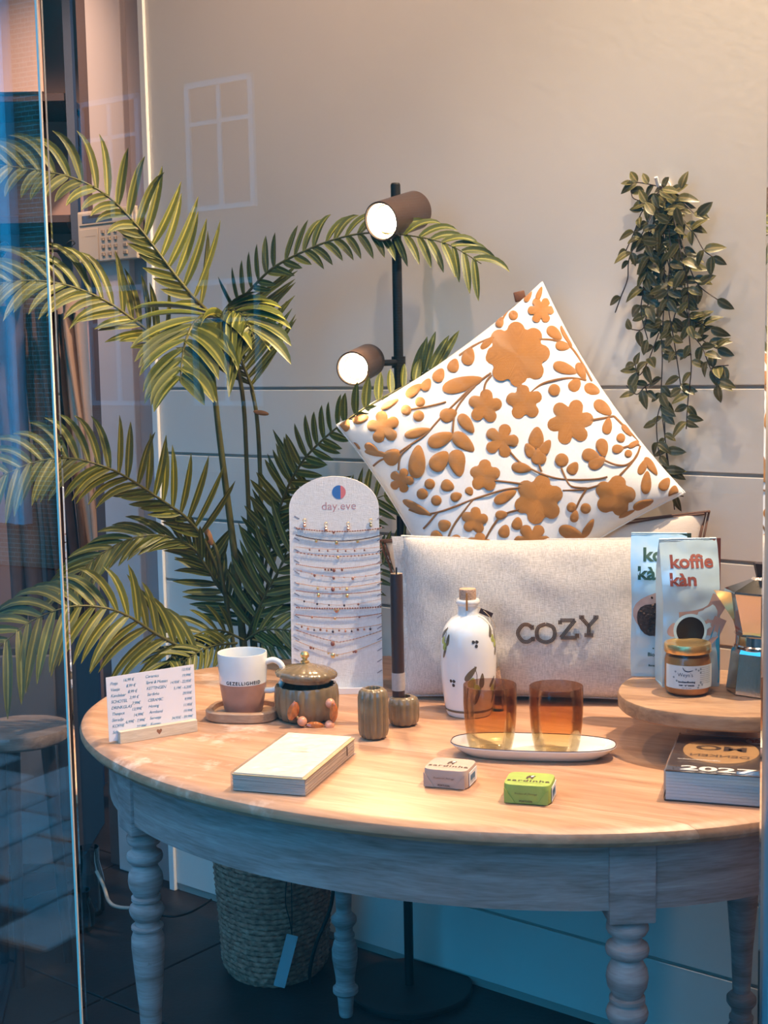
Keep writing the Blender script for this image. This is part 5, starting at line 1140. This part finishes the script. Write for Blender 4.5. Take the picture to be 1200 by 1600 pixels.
for si, S in enumerate(strands):
    off = R_.uniform(.02, .055); pts = [atw(*v6(x, y), min(.06, .028+off*min(1, i*.6)*.6))-vr for i, (x, y) in enumerate(S)]
    if S[-1][1] > 1450 or S[-1] == (480, 1530): pts = [atw(*v6(x, y), .03)-vr for x, y in S]
    Pq = [Vector(p) for p in smoothp([tuple(p) for p in pts], 6)]; obj('stem', tube(Pq, .0011, 5), vstem, vine, 60)
    acc = 0; nxt = .008; k = 0
    for i in range(1, len(Pq)):
        seg = (Pq[i]-Pq[i-1]); acc += seg.length
        if acc >= nxt:
            nxt += .0165 if Pq[i].z > -.42 else .030; T = seg.normalized()
            for s in (-1, 1):
                a = math.radians(R_.uniform(35, 80)); B = T.cross(WN).normalized()*s
                if R_.random() < .35: B = (B+WN*R_.uniform(-.3, 1.0)).normalized()
                d = T*math.cos(a)+B*math.sin(a)+Vector((0, 0, R_.uniform(-.2, .25)))
                todo.append((Pq[i], d, WN+Vector((R_.uniform(-.5, .5), R_.uniform(-.2, .2), R_.uniform(0, .8))), R_.uniform(.78, 1.12)))
    todo.append((Pq[-1], Pq[-1]-Pq[-2], WN, 1.0))
for _ in range(52):      # dense head of the bunch
    x, y = R_.gauss(370, 62), R_.gauss(225, 90)
    if y < 90: y = 90+R_.random()*90
    p = atw(*v6(x, y), R_.uniform(.02, .07))-vr; a = R_.uniform(-PI, PI)
    todo.append((p, WU*math.cos(a)+Vector((0, 0, math.sin(a)-.2)), WN+Vector((R_.uniform(-.7, .7), 0, R_.uniform(-.2, .9))), R_.uniform(.8, 1.2)))
R_.shuffle(todo)
for q in todo: addleaf(*q)
print('vine leaves', nl, len(todo), 'palm leaflets', NLEAF[0])

# ================================================================== ALARM KEYPAD
kc = atw(179, 368, -.012); kw = (atw(225, 368, -.012)-atw(134, 368, -.012)).length
kh = (atw(179, 328, -.012)-atw(179, 409, -.012)).length
kp = thing('alarm_keypad', 'beige alarm keypad with small screen on the pale pillar', 'keypad', kc)
KM = frame(None, WU, Vector((0, 0, 1)))
beige = mat('beige_plastic', (.62, .50, .38), .45); beige2 = mat('beige_button', (.40, .30, .22), .5)
kk = lambda vf: X(vf, (0, 0, 0), KM)
obj('body', kk(bbox(-kw/2, kw/2, -.026, 0, -kh/2, kh/2, .003)), beige, kp, 15)
obj('screen_bezel', kk(bbox(-kw*.46, kw*.46, -.029, -.026, kh*.22, kh*.46, .001, 1)), beige, kp, 15)
obj('screen', kk(box(-kw*.40, kw*.12, -.0295, -.029, kh*.26, kh*.41)), mat('keypad_screen', (.09, .07, .055), .25), kp, 0)
obj('flap', kk(bbox(-kw*.46, -kw*.14, -.0285, -.026, -kh*.46, kh*.15, .001, 1)), beige, kp, 15)
obj('flap_slot', kk(box(-kw*.36, -kw*.18, -.0288, -.0285, 0, .0012)), beige2, kp, 0)
for i in range(4):
    for j in range(4):
        x = -kw*.06+i*kw*.105+(kw*.06 if i == 3 else 0); z = kh*.07-j*kh*.145
        obj('button', kk(bbox(x-.0055-(.002 if i == 3 else 0), x+.0055+(.002 if i == 3 else 0), -.030, -.026, z-.0045, z+.0045, .001, 1)), beige2, kp, 15)

# ================================================================== THE SHOP BEYOND, SEEN AT THE LEFT
SY = 4.35
sx0 = aty(-60, 800, SY).x; sxr = aty(116, 300, SY).x
sh = thing('shelf_unit', 'brown shop shelving with dark shelves at the far left, behind the glass', 'shelving', ((sx0+sxr)/2, SY, 0))
so = Vector(((sx0+sxr)/2, SY, 0)); shm = mat('shelf_brown', (.30, .19, .155), .6, var=.06, vs=3); shd = mat('shelf_dark', (.035, .020, .020), .5)
hwid = (sxr-sx0)/2
obj('back_panel', box(-hwid, hwid, .36, .38, .1, 3.0), shm, sh, 0)
for yy in (152, 342, 1290):
    z = aty(90, yy, SY).z; obj('shelf', bbox(-hwid, hwid-.01, 0, .355, z-.012, z+.012, .002, 1), shd, sh, 15)
    if yy < 1000: obj('bracket', prism([(0, 0), (.0, -.10), (.02, -.13), (.34, -.0)], -.006, .006) if False else X(([(0, y, z_) for y, z_ in ((.35, 0), (.35, -.15), (0, -.012))]+[(.012, y, z_) for y, z_ in ((.35, 0), (.35, -.15), (0, -.012))], [(0, 1, 2), (5, 4, 3), (0, 3, 4, 1), (1, 4, 5, 2), (2, 5, 3, 0)]), (hwid-.03, 0, z)), shd, sh, 0)
obj('upright', box(hwid-.012, hwid+.012, -.01, .03, 0, 3.0), mat('blue_black_upright', (.05, .06, .09), .4, metal=.3), sh, 0)
zb1 = aty(60, 150, SY).z
obj('valance', box(-hwid+.02, hwid-.08, -.01, .0, zb1+.012, 3.0), mat('light_valance', (.42, .28, .22), .6), sh, 0)
zr = aty(60, 392, SY-.12).z
rl = obj('clothes_rail', tube([(sx0, SY-.13, zr), (sxr-.02, SY-.13, zr)], .011, 12), black_metal); tag(rl, 'dark clothes rail under the lower brown shelf', 'clothes rail')
def trousers(px0, px1, ytop, ybot, Y, m, label, slant=.0, grp=None, cat='trousers'):
    a = aty(px0, ytop, Y); b = aty(px1, ytop, Y); zb_ = aty(px0, ybot, Y).z; h = a.z-zb_; w_ = (b-a).length; c_ = (a+b)/2
    th = thing('trousers', label, cat, (c_.x, Y, zb_), 0, grp)
    for s_ in (-.26, .26):
        sec = []
        for k in range(9):
            f = k/8; z = h*(1-f); ww = w_*(.30+.05*math.sin(f*9+px0)); cxx = s_*w_+slant*f+.006*math.sin(f*7+s_*9)
            sec.append(([(cxx+x*(1+.12*math.sin(7*t_+f*3)), y) for t_, (x, y) in enumerate(sup(ww, .045, 20, 2))], z))
        obj('leg', loft(sec), m, th, 60)
    obj('waistband', loft([(sup(w_*.60, .05, 24, 2.4), h), (sup(w_*.60, .05, 24, 2.4), h+.045)]), m, th, 60)
    obj('hanger', J(tube([(-w_*.45, 0, h+.05), (w_*.45, 0, h+.05)], .006, 8), tube(smoothp([(0, 0, h+.05), (0, 0, zr-zb_-.012), (.012, 0, zr-zb_+.010), (0, 0, zr-zb_+.018), (-.012, 0, zr-zb_+.010)], 4), .002, 6)), black_metal, th, 60)
khaki = mat('khaki_cotton', (.40, .27, .19), .85, bump=.3, bs=120, var=.08, vs=12); navy = mat('dark_denim', (.030, .022, .028), .85, var=.3, vs=20); brn = mat('brown_cotton', (.12, .065, .05), .85, var=.2, vs=12); grey = mat('grey_denim', (.11, .075, .065), .8, var=.2, vs=14)
trousers(103, 128, 490, 985, SY-.24, khaki, 'khaki cotton trousers, rightmost on the rail', .075)
trousers(84, 106, 492, 985, SY-.12, khaki, 'khaki cotton trousers, second from the right on the rail', .070)
trousers(60, 84, 485, 1010, SY-.24, navy, 'near-black trousers between the khaki and brown ones on the rail', .05)
trousers(36, 58, 490, 1030, SY-.12, brn, 'dark brown trousers left of the near-black ones on the rail', .05)
trousers(-10, 32, 480, 1050, SY-.24, grey, 'faded grey-brown jeans, leftmost on the rail', .02, cat='jeans')
for (a_, b_, nm) in ((2, 40, 'black folded knitwear on the hanger at the far left of the rail'), (66, 99, 'dark folded scarf hanging at the right of the rail')):
    p1, p2 = aty(a_, 395, SY-.30), aty(b_, 462, SY-.30)
    o = obj('scarf', X(loft([(sup((p2.x-p1.x)/2*.9, .03, 24, 2.2), 0), (sup((p2.x-p1.x)/2, .04, 24, 2.2), .02), (sup((p2.x-p1.x)/2*.95, .04, 24, 2.2), p1.z-p2.z-.02), (sup((p2.x-p1.x)/2*.5, .03, 24, 2.2), p1.z-p2.z)])), mat('black_knit', (.02, .012, .014), .9), None, 60, loc=((p1.x+p2.x)/2, SY-.30, p2.z)); tag(o, nm, 'scarf')
# low round side table behind the side glass
sc_ = aty(30, 1120, 3.0); rs = aty(106, 1120, 3.0).x-sc_.x
stl = thing('side_table', 'round rustic wooden side table at the far left behind the glass', 'side table', (sc_.x, 3.0+.0, 0))
stw = wood('grey_slab', (.20, .13, .10), (.34, .24, .19), (.46, .34, .27), 1, (3, 20, 20), .6)
zt_ = aty(30, 1152, 3.0-rs*.8).z
obj('top', lathe([(0, zt_-.030), (rs*.93, zt_-.030), (rs*.985, zt_-.024), (rs, zt_-.006), (rs*.985, zt_), (0, zt_)], 48, lambda a, z, k: .012*math.sin(5*a+k)+.008*math.sin(11*a)), stw, stl, 40)
for k in range(3):
    a = k*2*PI/3+.5; obj('leg', tube([(rs*.55*math.cos(a), rs*.55*math.sin(a), zt_-.03), (rs*.8*math.cos(a), rs*.8*math.sin(a), 0)], [.016, .011], 10), shd, stl, 60)
# low cupboard and board behind it
cb = aty(-10, 1180, 3.7); cbt = thing('low_cabinet', 'low dark shop cabinet with pale door panels at the far left', 'cabinet', (-1.15, 3.60, 0))
obj('carcass', bbox(-.36, .30, -.0, .40, 0, .62, .003, 1), mat('cabinet_dark', (.06, .045, .045), .6), cbt, 15)
for x in (-.33, -.02): obj('door', bbox(x, x+.29, -.016, -.001, .03, .60, .003, 1), mat('cabinet_grey', (.16, .13, .12), .6), cbt, 15)
# clear glass jars and a rounded dark bottle on the floor
def vase_glass(px, py, Y, r, h, label):
    p = aty(px, py, Y); o = obj('glass_jar', lathe([(0, 0), (r*.8, 0), (r, .012), (r*1.02, h*.5), (r*.7, h*.8), (r*.72, h), (r*.66, h), (r*.62, h*.82), (r*.94, h*.5), (r*.92, .014), (0, .010)], 32), glass_sheet('jar_glass', (.80, .85, .88), 2.2), None, 50, loc=(p.x, Y, 0)); tag(o, label, 'jar')
vase_glass(140, 1372, 3.32, .036, .17, 'clear glass jar standing on the dark floor beside the beige cable')
vase_glass(126, 1385, 3.22, .030, .10, 'low clear glass jar on the floor in front of the taller one')

# ================================================================== THE STREET, SEEN ONLY MIRRORED IN THE GLASS
sb = struct('floor_street')
obj('sand_bed', box(-40, 25, -35, 1.44, -.08, -.012), mat('joint_sand', (.05, .045, .04), .9), sb, 0)
pv = obj('street_base', flatpoly([(-40, 1.44), (lnx(1.44)-.02, 1.44), (lnx(7)-.02, 7), (lnx(7)-.02, 30), (-40, 30)], -.08, -.012), mat('joint_sand', (.05, .045, .04), .9), sb, 0)
pav = mat('paving_stone', (.30, .28, .27), .7, var=.15, vs=6, objvar=.2)
pm = None; n_ = 0
for i in range(26):
    for j in range(14):
        x = -4.2+j*.30; y = 1.0+i*.20
        x += .15*(i % 2)
        if x > -.3: continue
        if y < 1.3 or not (lnx(y)-1.0 < x < lnx(y)-.52): continue
        if n_ >= 290: break
        n_ += 1
        if pm is None: pm = obj('paver', bbox(-.142, .142, -.092, .092, -.03, 0, .006, 1), pav, sb, 15); q = pm
        else: q = share(pm, 'paver', sb)
        q.location = (x, y, R_.uniform(-.002, .002)); q.rotation_euler = (R_.uniform(-.008, .008), R_.uniform(-.008, .008), 0)
brick = bpy.data.materials.new('brick_facade'); brick.use_nodes = True; nt = brick.node_tree; b = nt.nodes['Principled BSDF']; b.inputs['Roughness'].default_value = .85
mp = coords(nt, 'Object', (1, 1, 1), (PI/2, 0, 0)); bt = N(nt, 'ShaderNodeTexBrick'); bt.inputs['Scale'].default_value = 8; bt.inputs['Color1'].default_value = (.28, .09, .05, 1); bt.inputs['Color2'].default_value = (.36, .14, .08, 1); bt.inputs['Mortar'].default_value = (.42, .38, .34, 1); bt.inputs['Mortar Size'].default_value = .018; L(nt, mp, 0, bt, 'Vector'); L(nt, bt, 0, b, 'Base Color')
def facade(label, p0, ang, width, height, wins, wallm, siding=None):
    th = thing('house', label, 'house', p0, ang)
    obj('wall', box(0, width, 0, .3, 0, height), wallm, th, 0)
    wf = mat('grey_window_frame', (.72, .74, .76), .5)
    for x0, x1, z0, z1 in wins:
        fr_ = obj('window', J(box(x0, x0+.07, -.05, .0, z0, z1), box(x1-.07, x1, -.05, 0, z0, z1), box(x0, x1, -.055, 0, z0-.06, z0), box(x0, x1, -.05, 0, z1-.07, z1), box((x0+x1)/2-.03, (x0+x1)/2+.03, -.04, 0, z0, z1), box(x0, x1, -.04, 0, z0+(z1-z0)*.65, z0+(z1-z0)*.65+.05)), wf, th, 0)
        obj('window_pane', box(x0+.05, x1-.05, -.01, .002, z0, z1), mat('dark_window', (.02, .03, .04), .1), fr_, 0)
    return th
# facades whose fronts face the shop; local -y is the front
facade('brick house across the street, mirrored faintly in the shop window', (9.7, -5.85, 0), PI+.62, 30, 6.3, [(x, x+1.1, z, z+1.5) for x in (13.7, 15.6, 17.5, 19.4) for z in (.9, 3.3)], brick)
th = facade('brick and boarded house down the street, mirrored in the side glass', (-6.2, -3.5, 0), PI/2, 17, 4.8, [(7.0, 8.1, 1.2, 2.9), (13.6, 14.8, 1.0, 2.9)], brick)
sdm = mat('painted_siding', (.30, .33, .36), .6)
for k in range(34): obj('siding_board', X(box(10.72, 13.0, -.05, -.02, 0, .085), (0, 0, 2.2+k*.08), (-.10, 0, 0)), sdm, th, 0)
obj('corner_board', box(10.63, 10.72, -.08, 0, .3, 5.0), mat('pale_trim', (.55, .62, .68), .6), th, 0)
obj('rendered_base', box(10.72, 13.0, -.05, 0, .3, 2.19), mat('pale_render', (.40, .42, .45), .8), th, 0)

# repeats carry a common group
GROUPS = {'bracelet': 'bracelets on the white display board', 'charm_pendant': 'charm pendants in the top row of the display board', 'trousers': 'trousers hanging on the clothes rail', 'fish_tin': 'paper-wrapped tins on the table', 'amber_tumbler': 'amber tumblers on the white dish', 'cushion': 'cushions at the back of the table', 'coffee_bag': 'coffee bags on the wooden stand', 'glass_jar': 'clear glass jars on the floor', 'scarf': 'dark knitwear on the clothes rail', 'house': 'houses across the street'}
for o in list(sc.collection.objects):
    if o.parent is None and o.get('category'):
        g_ = GROUPS.get(o.name.split('.')[0])
        if g_: o['group'] = g_
